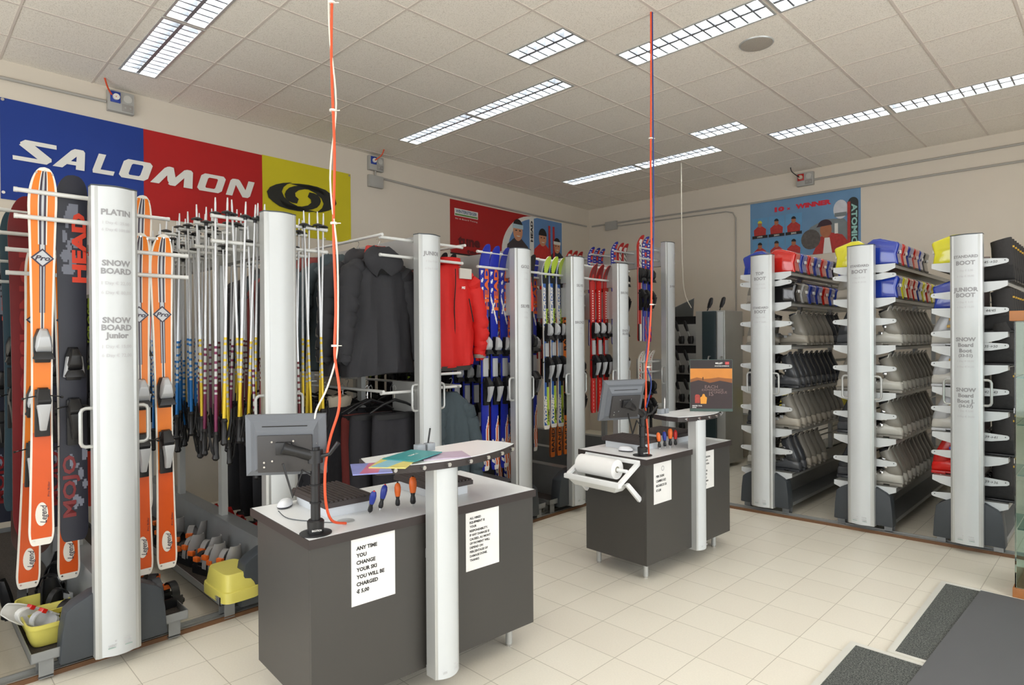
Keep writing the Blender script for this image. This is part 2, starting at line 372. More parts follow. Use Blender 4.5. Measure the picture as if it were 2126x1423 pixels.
ski_rack((-3.54,4.385,0),'hire rack of lime green skis, second column left of the rear work counter',seq(-1,[H,H,Lw,H,Lw],.35)+seq(1,[H,Lw,H,Lw],.34),texts=(('SILVER',2.03,.022,1),('1 Day',1.98,.012,0),('6 Day',1.94,.012,0),('BRONZE',1.70,.022,1),('1 Day',1.65,.012,0),('6 Day',1.60,.012,0)),beams=((2.06,2.29),(1.75,2.02)))
ski_rack((-3.56,5.115,0),'hire rack of red skis behind the rear monitor',seq(-1,[H,Lw,H,Lw],.38)+seq(1,[H,H,Lw,H],.33),texts=(('BRONZE',2.0,.022,1),('1 Day',1.95,.012,0),('SNOW',1.63,.022,1),('BLADE',1.6,.022,1),('1 Day',1.52,.012,0)),beams=((2.06,2.29),(1.75,2.02)))
T=(2.52,2.41)
ski_rack((-3.6,6.07,0),'tallest hire rack at the far end, white column with handles beside the far wall',seq(-1,[T]*5,.4,-.12,-.33)+seq(1,[T]*2,.3,-.12,-.33)+[(-1,-.12,(1.30,1.19),.4)],top=2.6,texts=(('JUNIOR',2.12,.02,1),('1 Day',2.05,.012,0),('6 Day',1.9,.012,0)),beams=((2.35,2.56),(1.1,1.32)),tray=.28,L=2.2)

# ================================================================ skis
RACKN=['the rack beyond the left edge','the PLATIN column rack','the pole rack','the jacket rack','the GOLD column rack','the lime ski rack','the red ski rack','the tallest far rack']
def body_mesh(L,W,mats,fn,tail='square',tip=.09,ns=110,nv=14,th=.011,curl=.055,waist=.72,ktail=.9,tw=0):
    def hw(s):
        sh=W/2
        k=waist+(1-waist)*abs((s-.42)/.48)**1.8 if s>.42 else waist+(ktail-waist)*abs((.42-s)/.42)**1.8
        h=sh*min(k,1)
        if s>1-tip: h*=math.sqrt(max(0,1-((s-1+tip)/tip)**2))**.8
        e=.045 if tail=='square' else tip*.9
        if s<e: h*=(.6+.4*math.sqrt(max(0,1-((e-s)/e)**2))) if tail=='square' else max(.02,math.sqrt(max(0,1-((e-s)/e)**2)))**.8
        return max(h,.002)
    def cx(s):
        q=max(0,(s-.88)/.12); c=curl*q*q
        if tw: q2=max(0,(.1-s)/.1); c+=curl*.7*q2*q2
        return c
    mb=MB(); S_=[]
    for i in range(ns+1):
        s=i/ns
        S_.append(s)
    S_=sorted(set(S_+[.002,.005,.995,.998,.985,1-tip*.03,1-tip*.1]))
    ns=len(S_)-1
    vs=[];fs=[];ms=[]
    for s in S_:
        h=hw(s)
        for j in range(nv+1): vs.append((cx(s)+th/2,h*(2*j/nv-1),s*L))
        for j in range(nv+1): vs.append((cx(s)-th/2,h*(2*j/nv-1),s*L))
    n=2*(nv+1)
    for i in range(ns):
        s=(S_[i]+S_[i+1])/2
        for j in range(nv):
            v=(2*(j+.5)/nv-1)
            a=i*n+j; fs.append((a,a+1,a+1+n,a+n)); ms.append(fn(s,v))
            b=i*n+nv+1+j; fs.append((b,b+n,b+n+1,b+1)); ms.append(len(mats)-1)
        a=i*n; b=a+nv+1; fs.append((a,a+n,b+n,b)); ms.append(len(mats)-1)
        a=i*n+nv; b=a+nv+1; fs.append((a,b,b+n,a+n)); ms.append(len(mats)-1)
    for i in (0,ns):
        for j in range(nv):
            a=i*n+j; b=a+nv+1; fs.append((a,b,b+1,a+1) if i==0 else (a,a+1,b+1,b)); ms.append(len(mats)-1)
    mb.v,mb.f,mb.m=vs,fs,ms
    me=mb.mesh('ski_body',mats,recalc=False)
    for p in me.polygons: p.use_smooth=True
    me.set_sharp_from_angle(angle=R(50))
    return me
BIND={}
def bindings(t,L,zt,zh,style,w=.07,plate=True):
    key=(style,w)
    if key not in BIND:
        A,B=(SILV,BLK) if style!='black' else (BLK,BLK)
        m=MB(); m.loft([[(0,-w*.42,-.075),(.022,-w*.42,-.075),(.022,w*.42,-.075),(0,w*.42,-.075)],[(0,-w*.5,-.02),(.03,-w*.5,-.02),(.03,w*.5,-.02),(0,w*.5,-.02)],[(0,-w*.5,.04),(.05,-w*.4,.03),(.05,w*.4,.03),(0,w*.5,.04)],[(0,-w*.3,.085),(.03,-w*.25,.08),(.03,w*.25,.08),(0,w*.3,.085)]])
        toe_b=m.mesh('toe_base',[BLK],bevel=.004)
        m=MB(); m.loft([[(.03,-w*.4,-.02),(.048,-w*.45,-.025),(.048,w*.45,-.025),(.03,w*.4,-.02)],[(.04,-w*.48,.0),(.07,-w*.36,.0),(.07,w*.36,.0),(.04,w*.48,.0)],[(.04,-w*.42,.045),(.075,-w*.25,.045),(.075,w*.25,.045),(.04,w*.42,.045)],[(.03,-w*.2,.085),(.055,-w*.14,.075),(.055,w*.14,.075),(.03,w*.2,.085)]])
        toe_c=m.mesh('toe_cap',[A],bevel=.005)
        m=MB(); m.loft([[(.04,-w*.62,-.055),(.07,-w*.6,-.06),(.07,w*.6,-.06),(.04,w*.62,-.055)],[(.035,-w*.45,-.025),(.062,-w*.4,-.025),(.062,w*.4,-.025),(.035,w*.45,-.025)]])
        toe_w=m.mesh('toe_wings',[BLK],bevel=.005)
        m=MB(); m.bb((0,-w*.42,-.13),(.022,w*.42,.09)); m.loft([[(.015,-w*.4,.0),(.06,-w*.3,.0),(.06,w*.3,.0),(.015,w*.4,.0)],[(.015,-w*.45,.05),(.075,-w*.38,.04),(.075,w*.38,.04),(.015,w*.45,.05)],[(.015,-w*.3,.10),(.04,-w*.25,.095),(.04,w*.25,.095),(.015,w*.3,.10)]])
        heel_b=m.mesh('heel_base',[BLK],bevel=.004)
        m=MB()
        m.loft([[(.055,-w*.42,.02),(.085,-w*.36,.025),(.085,w*.36,.025),(.055,w*.42,.02)],[(.05,-w*.3,-.04),(.075,-w*.22,-.04),(.075,w*.22,-.04),(.05,w*.3,-.04)],[(.03,-w*.2,-.10),(.05,-w*.16,-.10),(.05,w*.16,-.10),(.03,w*.2,-.10)]])
        heel_l=m.mesh('heel_lever',[A],bevel=.004)
        m=MB()
        for s in(-1,1): m.tube([(.02,s*w*.4,.06),(.03,s*w*.85,.055),(.02,s*w*1.0,.05)],.003,6); m.cyl((.02,s*w*1.0,.05),(.02,s*w*1.12,.05),.006,n=6)
        brk=m.mesh('brake_arm',[BLK])
        m=MB(); m.bb((0,-w*.4,0),(.012,w*.4,.1)); pl_=m.mesh('plate',[A],bevel=.003)
        BIND[key]=(toe_b,toe_c,toe_w,heel_b,heel_l,brk,pl_)
    b=BIND[key]; f=.006
    tb=link('toe_piece',b[0],t,(f,0,zt)); link('toe_cap',b[1],tb); link('toe_wings',b[2],tb)
    hb=link('heel_piece',b[3],t,(f,0,zh)); link('heel_lever',b[4],hb); link('brake_arm',b[5],hb)
    if plate and zt-zh>.3: 
        o=link('binding_plate',b[6],t,(f,0,zh+.1)); o.scale=(1,1,(zt-zh-.19)/.1)
def ski_text(t,items,mt,nm='lettering',bold=.03,shear=0):
    "items: (string, y, z, letter height, length or None) reading upward along the ski"
    letters(nm,[(s,z,-y,h,w) for s,y,z,h,w in items],(.0075,0,0),(0,0,1),(0,-1,0),mt,t,bold,shear)
def mk(nm,L,W,mats,fn,zt,zh,style='silver',**k):
    def f():
        t=thing(nm,'','ski'); link('ski_body',body_mesh(L,W,mats,fn,**k),t); bindings(t,L,zt,zh,style,w=min(W*.66,.07)); return t
    return f
# -- orange skis with the white rim
def legend():
    def fn(s,v):
        a=abs(v)
        if a>.83 or s>.988 or s<.02: return 1
        if s>.62:
            if a<.31 and s>.8: return 3 if a<.05 else (2 if a<.24 else 1)
            if a<.22: return 3 if a<.13 and s>.755 else (2 if s<.755 and a<.05 else (3 if a<.13 else 2))
        if s>.55 and a<.16: return 2 if a<.08 else 1
        if .16<s<.26 and a<.04: return 4
        return 0 if s>.3 else 4
    t=mk('ski',1.76,.112,[ORG,WHT,PURP,SILV,ORG2,WHT],fn,.93,.64,nv=24)()
    z=1.345; m=MB(); m.prism([(-.045,z),(0,z-.045),(.045,z),(0,z+.045)],0,.0058,.0072); d=m.build('diamond_badge',PURP,t)
    m=MB(); m.prism([(-.036,z),(0,z-.036),(.036,z),(0,z+.036)],0,.007,.0078); m.build('badge_inner',SILV,d)
    letters('badge_lettering',[('Pro',0,0,.022,.06)],(.0082,0,z),(0,1,0),(0,0,1),PURP,t,.03,.3)
    m=MB(); m.prism([(.024*math.cos(q),.145+.055*math.sin(q)) for q in [i*PI/12 for i in range(24)]],0,.0058,.0072); m.build('oval_badge',WHT,t)
    ski_text(t,[('Legend',.006,.145,.024,.085)],PURP,'oval_lettering',.01,.3); ski_text(t,[('Pro Rider',.026,.26,.009,.07)],PURP,'small_lettering',.0)
    m=MB()
    for y,zz in((-.03,1.733),(.03,1.733),(0,1.742),(-.03,.022),(.03,.022)): m.cyl((.03 if zz>1 else .004,y,zz),(.056 if zz>1 else .008,y,zz),.0045,n=8)
    m.build('rivets',CHROME,t); return t
LEG=Proto(legend)
def navy():
    random.seed(3); bl=[(random.uniform(-.7,.3),random.uniform(.74,.92),random.uniform(.1,.35),random.uniform(.008,.022)) for _ in range(16)]
    bl2=[(random.uniform(-.2,.9),random.uniform(.1,.24),random.uniform(.1,.3),random.uniform(.006,.02)) for _ in range(10)]
    def fn(s,v):
        for a,b,c,d in bl:
            if abs(v-a)<c*(1-abs(s-b)/d*.6) and abs(s-b)<d: return 1
        for a,b,c,d in bl2:
            if abs(v-a)<c and abs(s-b)<d and ((v-a)/c)**2+((s-b)/d)**2<1: return 1
        return 0
    t=mk('ski',1.77,.128,[NAVY,GREYP,BLK],fn,.86,.6,'black',waist=.86,tip=.06,ns=150,nv=20)()
    ski_text(t,[('HEAD',.028,1.43,.052,.34)],REDT,bold=.05); ski_text(t,[('MOJO',-.02,.27,.05,.3)],DRED,'tail_lettering',.03)
    m=MB()
    for s in(-1,1): m.loft([[(.02,s*.034-.01,.8),(.05,s*.034-.008,.8),(.05,s*.034+.008,.8),(.02,s*.034+.01,.8)],[(.02,s*.022-.01,.9),(.06,s*.022-.008,.9),(.06,s*.022+.008,.9),(.02,s*.022+.01,.9)]])
    m.build('wings',SILV,t,bevel=.004); return t
def blue():
    ORT=mat('orange_lettering',(220,98,44),.45)
    def fn(s,v):
        if s>.985: return 0
        z=s*1.0
        if .78<z<.885 and v<.1:      # chevrons
            q=(z*26-v*.6)%1
            if q<.4 and -.8<v<-.25: return 1
        if .655<z<.79:
            if abs(v-(-.1+(z-.72)*-14))<.2 or (z>.7 and abs(v-(-.1+(z-.735)*16))<.18 and z<.77): return 1 if abs(v)<.9 else 0
        if .53<z<.58 and .1<abs(v)<.45: return 2
        if z<.24:
            if z<.02: return 1 if v>-.2 else 0
            lim=-.15+max(0,(z-.12))*7+.12*math.sin(z*60)
            if v>lim: return 1 if (v-lim)%.62<.26 else 2
        return 0
    t=mk('ski',1.82,.1,[BLU,WHT,ORT,BLU],fn,1.0,.66,nv=16,ns=150)()
    ski_text(t,[('HEAD',.022,1.47,.042,.34)],ORT,bold=.05); ski_text(t,[('100',-.026,.15,.03,.2)],WHT,'tail_lettering',.04,.2)
    ski_text(t,[('iC',0,.84,.024,.06)],BLK,'plate_lettering',.04)
    return t
def lime():
    def fn(s,v):
        if s>.955: return 1
        if s>.87 and abs(v)<(s-.87)/.085*.95: return 1
        if s>.84: return 2 if abs(v)<.9 else 3
        if s<.02: return 4
        if abs(v)>.93: return 4
        return 3 if v<-.02 else (1 if (s<.7 and s>.52) or (s<.24 and v<.9) else 2 if s>.3 else 2)
    t=mk('ski',1.54,.092,[BLU,LIME,BLK,mat('mid_blue_lacquer',(52,96,170),.3,coat=.3),WHT],fn,.86,.55,nv=16,ns=90)()
    ski_text(t,[('SUPERCROSS',-.021,1.07,.026,.40)],WHT,bold=.05,shear=.2); ski_text(t,[('ATOMIC',.021,.98,.022,.2),('ATOMIC',.021,.12,.02,.12)],BLK,'black_lettering',.04,.2)
    ski_text(t,[('ATOMIC',-.018,.17,.03,.26)],WHT,'tail_lettering',.05,.2); return t
def red():
    def fn(s,v):
        if s>.93: return 1
        if s>.88: return 1 if abs(v)>.5-(s-.88)*5 else 0
        if .57<s<.83 and -.16<v<.2: return 2 if (s*60+v*1.2)%1<.55 else 0
        if .535<s<.57 and abs(v)<.5: return 3
        if abs(v)>.9: return 1
        if s<.22 and abs(v)<.12 and (s*40)%1<.6: return 2
        return 0
    return mk('ski',1.45,.088,[REDL,mat('deep_red_lacquer',(110,14,16),.3,coat=.3),WHT,mat('amber_lacquer',(244,150,60),.35),REDL],fn,.80,.47,nv=15,ns=120)()
def rush():
    def fn(s,v):
        if s>.93: return 0
        if s>.72: return 1 if abs(v-(.9-(s-.72)*7))<.55 else (2 if abs(v+.5)<.25 and s<.86 else 0)
        if s>.5: return 2 if v<-.2 and v>-.55 else 0
        if s<.2: return 1 if v<0 else 0
        return 0
    t=mk('ski',1.72,.095,[mat('black_lacquer',(34,32,34),.35),REDT,LIME,BLK],fn,.95,.62,'black',nv=12)()
    ski_text(t,[('RUSHCROSS',-.016,1.05,.026,.42)],LIME,bold=.04,shear=.2); return t
def race():
    def fn(s,v):
        if s>.96: return 1
        if s>.7: return (2 if ((s*42+v*1.6)%2)<.7 and v>0 else 0 if v>-.1 else 1) if s<.93 else (0 if abs(v)<.6 else 1)
        if s<.16: return 0 if v>-.1 else 2
        return 1 if abs(v)<.8 else 0
    return mk('ski',1.13,.082,[WHT,REDL,BLK,REDL],fn,.70,.46,'black',nv=12,ns=130)()
def kblue():
    def fn(s,v):
        if s>.975: return 0
        if s>.72 and v<-.1: return 1 if (s*36)%1<.4 else 0
        if s>.55 and v>.15: return 2 if (s*16)%1<.6 else 0
        if s<.24: return 2 if v>.1 and (s*14+v)%1<.6 else (1 if v<-.6 else 0)
        return 0
    return mk('ski',1.13,.082,[BLU,WHT,REDT,BLU],fn,.70,.46,'black',nv=12,ns=130)()
def orange():
    OB=mat('burnt_orange_lacquer',(206,104,30),.35,0,.12,coat=.3)
    def fn(s,v):
        if s>.96: return 1
        if abs(v)>.88: return 1
        return 0
    t=mk('ski',1.60,.095,[OB,BLK,OB],fn,.85,.52,'black',nv=10)()
    ski_text(t,[('BANDIT',.0,.2,.04,.3),('BANDIT',.0,1.2,.04,.34)],BLK,bold=.03); return t
def whitekid():
    def fn(s,v):
        if s>.8: return 0 if abs(v)>.3 or (s*40)%1<.5 else 1
        if s>.6: return 1 if abs(v)<.5 and (s*30+v)%1<.6 else 0
        return 2 if s<.35 else 1
    return mk('ski',.93,.075,[WHT,REDL,BLK,WHT],fn,.52,.32,'black',nv=10)()
def board(L,W,c,txt,tc,nm):
    def f():
        t=thing('snowboard','','snowboard')
        link('board',body_mesh(L,W,[c,BLK],lambda s,v:0 if abs(v)<.96 else 1,tail='round',tip=.1,nv=16,waist=.85,tw=1),t)
        if txt: ski_text(t,[(txt,0,L*.62,W*.42,L*.5)],tc,bold=.04)
        return t
    return f
def teal_():
    return mk('ski',1.7,.11,[mat('slate_teal_lacquer',(58,84,96),.4),BLK],lambda s,v:0,.9,.6,'black')()
P_={'orange-rimmed':LEG,'navy':Proto(navy),'blue':Proto(blue),'lime':Proto(lime),'red':Proto(red),'rush':Proto(rush),'race':Proto(race),'kblue':Proto(kblue),'orange':Proto(orange),'wkid':Proto(whitekid),'teal':Proto(teal_)}
DES={'orange-rimmed':'orange ski with white rim','navy':'wide navy and grey ski with red lettering','blue':'bright blue ski with orange letters','lime':'lime and blue ski','red':'red ski with dashed white stripe','rush':'black, orange and green ski','race':'red, white and black junior ski','kblue':'blue junior ski','orange':'burnt orange ski','wkid':'short white-tipped kids ski','teal':'slate teal ski'}
LEN={'orange-rimmed':1.76,'navy':1.77,'blue':1.82,'lime':1.54,'red':1.45,'rush':1.72,'race':1.13,'kblue':1.13,'orange':1.6,'wkid':.93,'teal':1.7}
def put(kind,x,y,ztip,label,group,tilt=0,rz=0,scale=None):
    L=LEN[kind]*(scale or 1)
    return P_[kind].get(label,group,(x,y,ztip-L),(R(tilt),R(0),R(rz)),(1,1,scale) if scale else None)
G='orange skis on the PLATIN column rack'
put('orange-rimmed',-3.625,.50,2.362,'orange ski with white rim, nearest and leftmost, left of PLATIN column',G,tilt=-.6)
put('navy',-3.66,.635,2.353,'wide navy ski with red vertical lettering directly left of PLATIN column',None)
put('orange-rimmed',-3.925,.485,2.08,'orange ski half hidden behind the leftmost one, tail hanging lower',G,tilt=-2)
put('orange-rimmed',-3.925,.655,2.08,'orange ski behind the navy ski, only its tail showing',G)
put('teal',-4.5,.50,2.30,'slate teal ski behind the dark red board at far left',None)
put('orange-rimmed',-3.625,.92,2.105,'orange ski half hidden by right edge of PLATIN column',G,tilt=.3)
put('orange-rimmed',-3.625,1.035,2.11,'orange ski with full face visible, right of PLATIN column',G,tilt=.6)
put('orange-rimmed',-3.925,1.0,2.36,'orange ski hung highest behind the two right of PLATIN column',G)
put('navy',-4.225,.66,2.3,'wide navy ski deep inside the rack behind the front navy ski',None)
b1=board(1.85,.17,DRED,'ROSSIGNOL',mat('dull_red_lettering',(150,40,38),.5),'')()
b1.location=(-4.22,.535,.48); tag(b1,'dark red snowboard behind the leftmost orange ski','snowboard')
b2=board(1.62,.29,BLKM,'SALOMON',mat('dull_grey_lettering',(96,100,98),.5),'')()
b2.location=(-4.2,.27,.36); tag(b2,'black snowboard with grey vertical lettering cut by the left edge','snowboard')
b3=board(1.6,.24,mat('brown_board',(84,56,48),.45),None,None,'')()
b3.location=(-4.8,.62,.25); tag(b3,'brown snowboard deep behind the dark red one','snowboard')
od=['left','middle','right']
def row(kind,x,y0,dy,n,zt,where,group,jit=.0,rz=0):
    for i in range(n):
        o=od[i] if n==3 else (['left','right'][i] if n==2 else '')
        put(kind,x,y0+dy*i,zt+random.uniform(-jit,jit),(o+' ' if o else '')+DES[kind]+' '+where,group,tilt=random.uniform(-.35,.35),rz=rz)
row('blue',-3.695,3.388,.109,3,2.31,'on front rods left of GOLD column','blue skis left of the GOLD column',.004)
row('blue',-3.995,3.34,.108,3,2.075,'hung lower behind the front blue skis','blue skis hung lower behind the front three',.01)
row('rush',-4.295,3.32,.108,3,2.31,'behind the red jacket beside the blue skis','black and orange skis behind the red jacket',.01)
row('rush',-4.62,3.32,.11,3,2.07,'deep behind the first black and orange skis','black and orange skis deep in the GOLD rack')
row('rush',-4.93,3.32,.11,3,2.3,'deepest but one in the GOLD rack','black skis deepest but one in the GOLD rack')
row('rush',-5.25,3.32,.11,3,2.05,'deepest in the GOLD rack','black skis deepest in the GOLD rack')
row('rush',-4.295,.90,.1,3,2.05,'deep right of PLATIN column','black skis deep right of the PLATIN column')
row('rush',-4.6,.90,.1,3,2.25,'deeper still right of PLATIN column','black skis deeper right of the PLATIN column')
row('navy',-5.0,.5,.14,2,2.2,'at the back left of PLATIN column','navy skis at the back of the PLATIN rack')
row('rush',-4.6,3.82,.105,2,2.05,'deepest right of GOLD column','black skis deepest right of the GOLD column')
row('rush',-4.6,4.12,.1,3,2.25,'deepest behind lime skis','black skis deepest behind the lime skis')
row('rush',-4.9,4.12,.1,3,2.0,'at the very back behind lime skis','black skis at the very back behind lime ones')
row('blue',-3.695,3.81,.1,1,2.29,'alone just right of GOLD column',None)
row('rush',-3.70,3.925,.1,1,2.28,'between GOLD column and the lime skis',None)
row('blue',-3.995,3.82,.105,2,2.08,'low behind front rods right of GOLD column','blue skis low right of the GOLD column')
row('orange',-4.295,3.82,.105,2,2.27,'deep right of GOLD column','burnt orange skis right of the GOLD column')
row('lime',-3.715,4.155,.098,3,2.29,'on front rods left of second narrow column','lime skis on front rods',.004)
row('blue',-4.015,4.11,.1,3,2.31,'with tips above and tails below the lime skis','blue skis behind the lime skis',.008)
row('orange',-4.315,4.1,.1,3,2.05,'deep behind the lime skis','burnt orange skis behind the lime skis')
row('orange',-3.995,4.55,.1,3,2.0,'low between lime skis and red skis','burnt orange skis between lime and red ones',.01)
row('race',-4.295,4.55,.1,3,2.30,'high behind gap between lime and red skis','junior race skis above the orange ones')
row('orange',-4.6,4.55,.1,3,2.0,'deepest between the lime and red skis','burnt orange skis deepest in the red rack')
row('red',-3.735,4.862,.103,3,2.28,'on front rods behind the rear monitor','red skis on front rods',.004)
row('orange',-4.035,4.82,.103,3,2.0,'low behind the red skis','burnt orange skis low behind the red ones')
row('kblue',-4.335,4.82,.103,3,2.27,'high behind the red skis','blue junior skis behind the red skis')
row('red',-3.735,5.25,.11,2,2.28,'right of the column behind rear monitor','red skis right of their column')
row('race',-4.035,5.24,.1,2,2.27,'behind the red pair right of column','junior race skis right of the red rack column')
# tall far rack
put('race',-3.745,5.69,2.655,'red junior ski leftmost on front rods of tallest far rack','junior skis on the tallest rack')
put('kblue',-3.745,5.785,2.65,'blue junior ski in middle of front rods of tallest far rack','junior skis on the tallest rack')
put('kblue',-3.745,5.88,2.645,'blue junior ski next to column of tallest far rack','junior skis on the tallest rack')
put('kblue',-3.745,6.21,2.63,'single blue junior ski right of tallest far column','junior skis on the tallest rack')
put('kblue',-4.075,5.68,2.62,'blue junior ski in second row of tallest far rack','junior skis on the tallest rack')
row('race',-4.075,5.785,.1,2,2.62,'in second row of tallest far rack','junior skis on the tallest rack')
row('kblue',-4.405,5.69,.1,3,2.6,'in third row of tallest far rack','junior skis on the tallest rack')
row('race',-4.735,5.69,.1,3,2.6,'in fourth row of tallest far rack','junior skis on the tallest rack')
row('wkid',-3.745,5.69,.1,3,1.42,'on low rods of tallest far rack','short kids skis on the low rods')

# ================================================================ ski poles
PSH=mat('pole_aluminium',(214,216,218),.3,.35,.02)
def pole_(c,dark):
    def f():
        t=thing('ski_pole','','ski pole')   # origin at the basket, hanging tip up
        MB().tube([(0,0,.085),(0,0,.05),(0,0,-.55),(0,0,-.96)],[.0035,.0055,.007,.0088],8).build('shaft',PSH,t,smooth=True)
        mb=MB(); zs=[-.70]
        for z in (-.70,-.73,-.78,-.82,-.86,-.90,-.93): zs+=[z-.0,z-.014]
        zs=sorted(set(zs+[-.955,-1.155]),reverse=True); rgs=[[(r*math.cos(2*PI*j/10),r*math.sin(2*PI*j/10),z) for j in range(10)] for z,r in [(z,.0086+.0016*(-z-.7)/.45) for z in zs]]
        for i in range(len(rgs)-1):
            mb.v+=rgs[i]+rgs[i+1]; o=len(mb.v)-20; on=any(abs(zs[i]-q)<1e-6 for q in (-.70,-.73,-.78,-.82,-.86,-.90,-.93)) or zs[i]<=-.955
            mb.f+=[(o+j,o+(j+1)%10,o+10+(j+1)%10,o+10+j) for j in range(10)]; mb.m+=[0 if on else 1]*10
        me=mb.mesh('coloured_sleeve',[mat(c[0],c[1],.3,.35),ALU],smooth=True); bm=bmesh.new(); bm.from_mesh(me); bmesh.ops.remove_doubles(bm,verts=bm.verts,dist=1e-5); bm.to_mesh(me); bm.free(); link('coloured_sleeve',me,t)
        mb=MB(); mb.lathe([(0,.012),(.012,.01),(.03,.002),(.032,-.004),(.01,-.006),(.009,-.02),(0,-.02)],n=10); mb.build('basket',BLK,t,smooth=True)
        mb=MB(); mb.tube([(0,0,-1.15),(0,0,-1.165),(0,0,-1.18),(.002,0,-1.22),(0,0,-1.26),(.003,0,-1.29),(.006,0,-1.30)],[.012,.02,.014,.016,.0145,.02,.012],10); mb.build('grip',BLK,t,smooth=True)
        mb=MB(); pts=[(.004,0,-1.29),(.02,.012,-1.25),(.03,.02,-1.16),(.022,.03,-1.10),(.01,.035,-1.18),(0,.02,-1.27)]; mb.tube(pts,.005,6); mb.build('strap',BLKM,t,smooth=True)
        return t
    return Proto(f)
PC=[('yellow',('gold_anodised',(206,176,40))),('purple',('plum_anodised',(110,36,72))),('blue',('blue_anodised',(22,104,170))),('dark red',('maroon_anodised',(100,36,40)))]
PP=[pole_(c,0) for _,c in PC]
ordn=['first','second','third','fourth','fifth','sixth','seventh','eighth','ninth','tenth','eleventh','twelfth','thirteenth','fourteenth']
rn=['front','second','third','fourth','fifth','sixth','seventh','eighth','ninth']
random.seed(5)
def poles(side,k,ys,cols):
    xr=-3.48-.12-.27*k
    for i,(y,c) in enumerate(zip(ys,cols)):
        nm=PC[c][0]; lo=(k+i)%5==4
        z=2.262+random.uniform(-.012,.01)-(.14 if lo else 0)
        lab=f'{ordn[i]} ski pole from outer end, {nm} lower shaft, {rn[k]} row {"left" if side<0 else "right"} of column'
        PP[c].get(lab,'ski poles on the pole rack',(xr+.017*(1 if i%2 else -1),y,z),(R(random.uniform(-2.2,2.2)),R(random.uniform(-.8,.8)),random.uniform(-.6,.6)+(PI if i%2==0 else 0)),(1,1,1.01-random.uniform(0,.02)+(.06 if c==1 else 0)))
poles(-1,0,[1.293,1.345,1.385,1.445,1.475,1.50,1.53,1.555],[1,0,0,0,1,0,0,3])
poles(-1,1,[1.285,1.325,1.37,1.42,1.46,1.50,1.54],[0,1,3,0,0,1,3])
for k in range(2,9): poles(-1,k,[1.275+.036*i+random.uniform(-.008,.008) for i in range(8)],[random.choice([2,2,2,2,3]) if i<6 else random.choice([3,0,1]) for i in range(8)])
poles(1,0,[1.945,1.89,1.85,1.80,1.755],[0,0,0,0,3])
poles(1,1,[1.94,1.90,1.86,1.80,1.75],[0,0,3,0,0])
for k in range(2,5): poles(1,k,[1.93,1.88,1.83,1.78],[0,3,0,3])

# ================================================================ boots
def sup(cx,cy,rx,ry,z,n=14,e=2.6,tilt=0):
    out=[]
    for j in range(n):
        a=2*PI*j/n; c,s=math.cos(a),math.sin(a)
        x=abs(c)**(2/e)*(1 if c>=0 else -1)*rx; y=abs(s)**(2/e)*(1 if s>=0 else -1)*ry
        out.append((cx+x,cy+y,z+x*tilt))
    return out
def boot_(c1,c2,cl,acc=None,big=False):
    "ski boot, heel at the origin, toe towards +x"
    def f():
        t=thing('ski_boot','','boot'); L=.245
        rr=[]
        for x,w,zt in ((0,.016,.062),(.006,.027,.082),(.022,.033,.10),(.07,.038,.115),(.11,.041,.12),(.15,.044,.10),(.19,.045,.082),(.22,.04,.07),(.238,.028,.058),(.245,.012,.045)):
            zc=.018; h=(zt-zc)/2
            rr.append([(x,a,b) for a,b in [(w*math.copysign(abs(math.cos(q))**.75,math.cos(q)),zc+h+h*math.copysign(abs(math.sin(q))**.7,math.sin(q))) for q in [2*PI*j/14 for j in range(14)]]])
        MB().loft(rr).build('shell',c1,t,smooth=True)
        MB().loft([sup(.064,0,.058,.030,.08),sup(.066,0,.062,.040,.095),sup(.070,0,.060,.043,.12),sup(.080,0,.056,.045,.16),sup(.098,0,.051,.043,.205),sup(.114,0,.048,.039,.24,tilt=-.15),sup(.124,0,.045,.033,.262,tilt=-.5),sup(.124,0,.036,.027,.258,tilt=-.5)]).build('cuff',c2,t,smooth=True)
        mb=MB(); mb.loft([sup(.120,0,.038,.030,.23),sup(.128,0,.040,.031,.275,tilt=-.3),sup(.13,0,.026,.02,.275,tilt=-.3),sup(.125,0,.024,.018,.25)])
        mb.build('liner',cl,t,smooth=True)
        MB().loft([[(.10,-.030,.245),(.108,-.034,.245),(.108,.034,.245),(.10,.030,.245)],[(.085,-.030,.29),(.092,-.032,.292),(.092,.032,.292),(.085,.030,.29)],[(.08,-.015,.305),(.085,-.016,.306),(.085,.016,.306),(.08,.015,.305)]]).build('spoiler',c1,t,smooth=True)
        mb=MB(); mb.bb((0,-.034,0),(.09,.034,.02)); mb.bb((.13,-.036,0),(.235,.036,.02)); mb.bb((.005,-.03,.008),(.235,.03,.022)); mb.build('sole',c2 if not big else BLK,t,bevel=.004)
        for x,z,w in ((.19,.08,.043),(.15,.10,.042),(.122,.15,.042),(.135,.20,.040)):
            b=MB(); b.bb((x-.009,-w-.005,z-.007),(x+.007,.0,z+.007)); b.bb((x-.022,-w-.008,z-.016),(x+.004,-w-.001,z+.004)); b.build('buckle',acc or CHROME,t,bevel=.0025)
        return t
    return f
GB1=mat('warm_grey_boot_plastic',(178,171,158),.3,0,.03); GB2=mat('light_grey_boot_plastic',(140,136,127),.3,0,.03)
DB1=mat('anthracite_boot_plastic',(78,80,84),.25,0,.04); DB2=mat('dark_grey_boot_plastic',(60,62,66),.25,0,.04)
SB1=mat('pearl_boot_plastic',(196,194,186),.22,0,.03); GLD=mat('amber_boot_plastic',(206,160,36),.3)
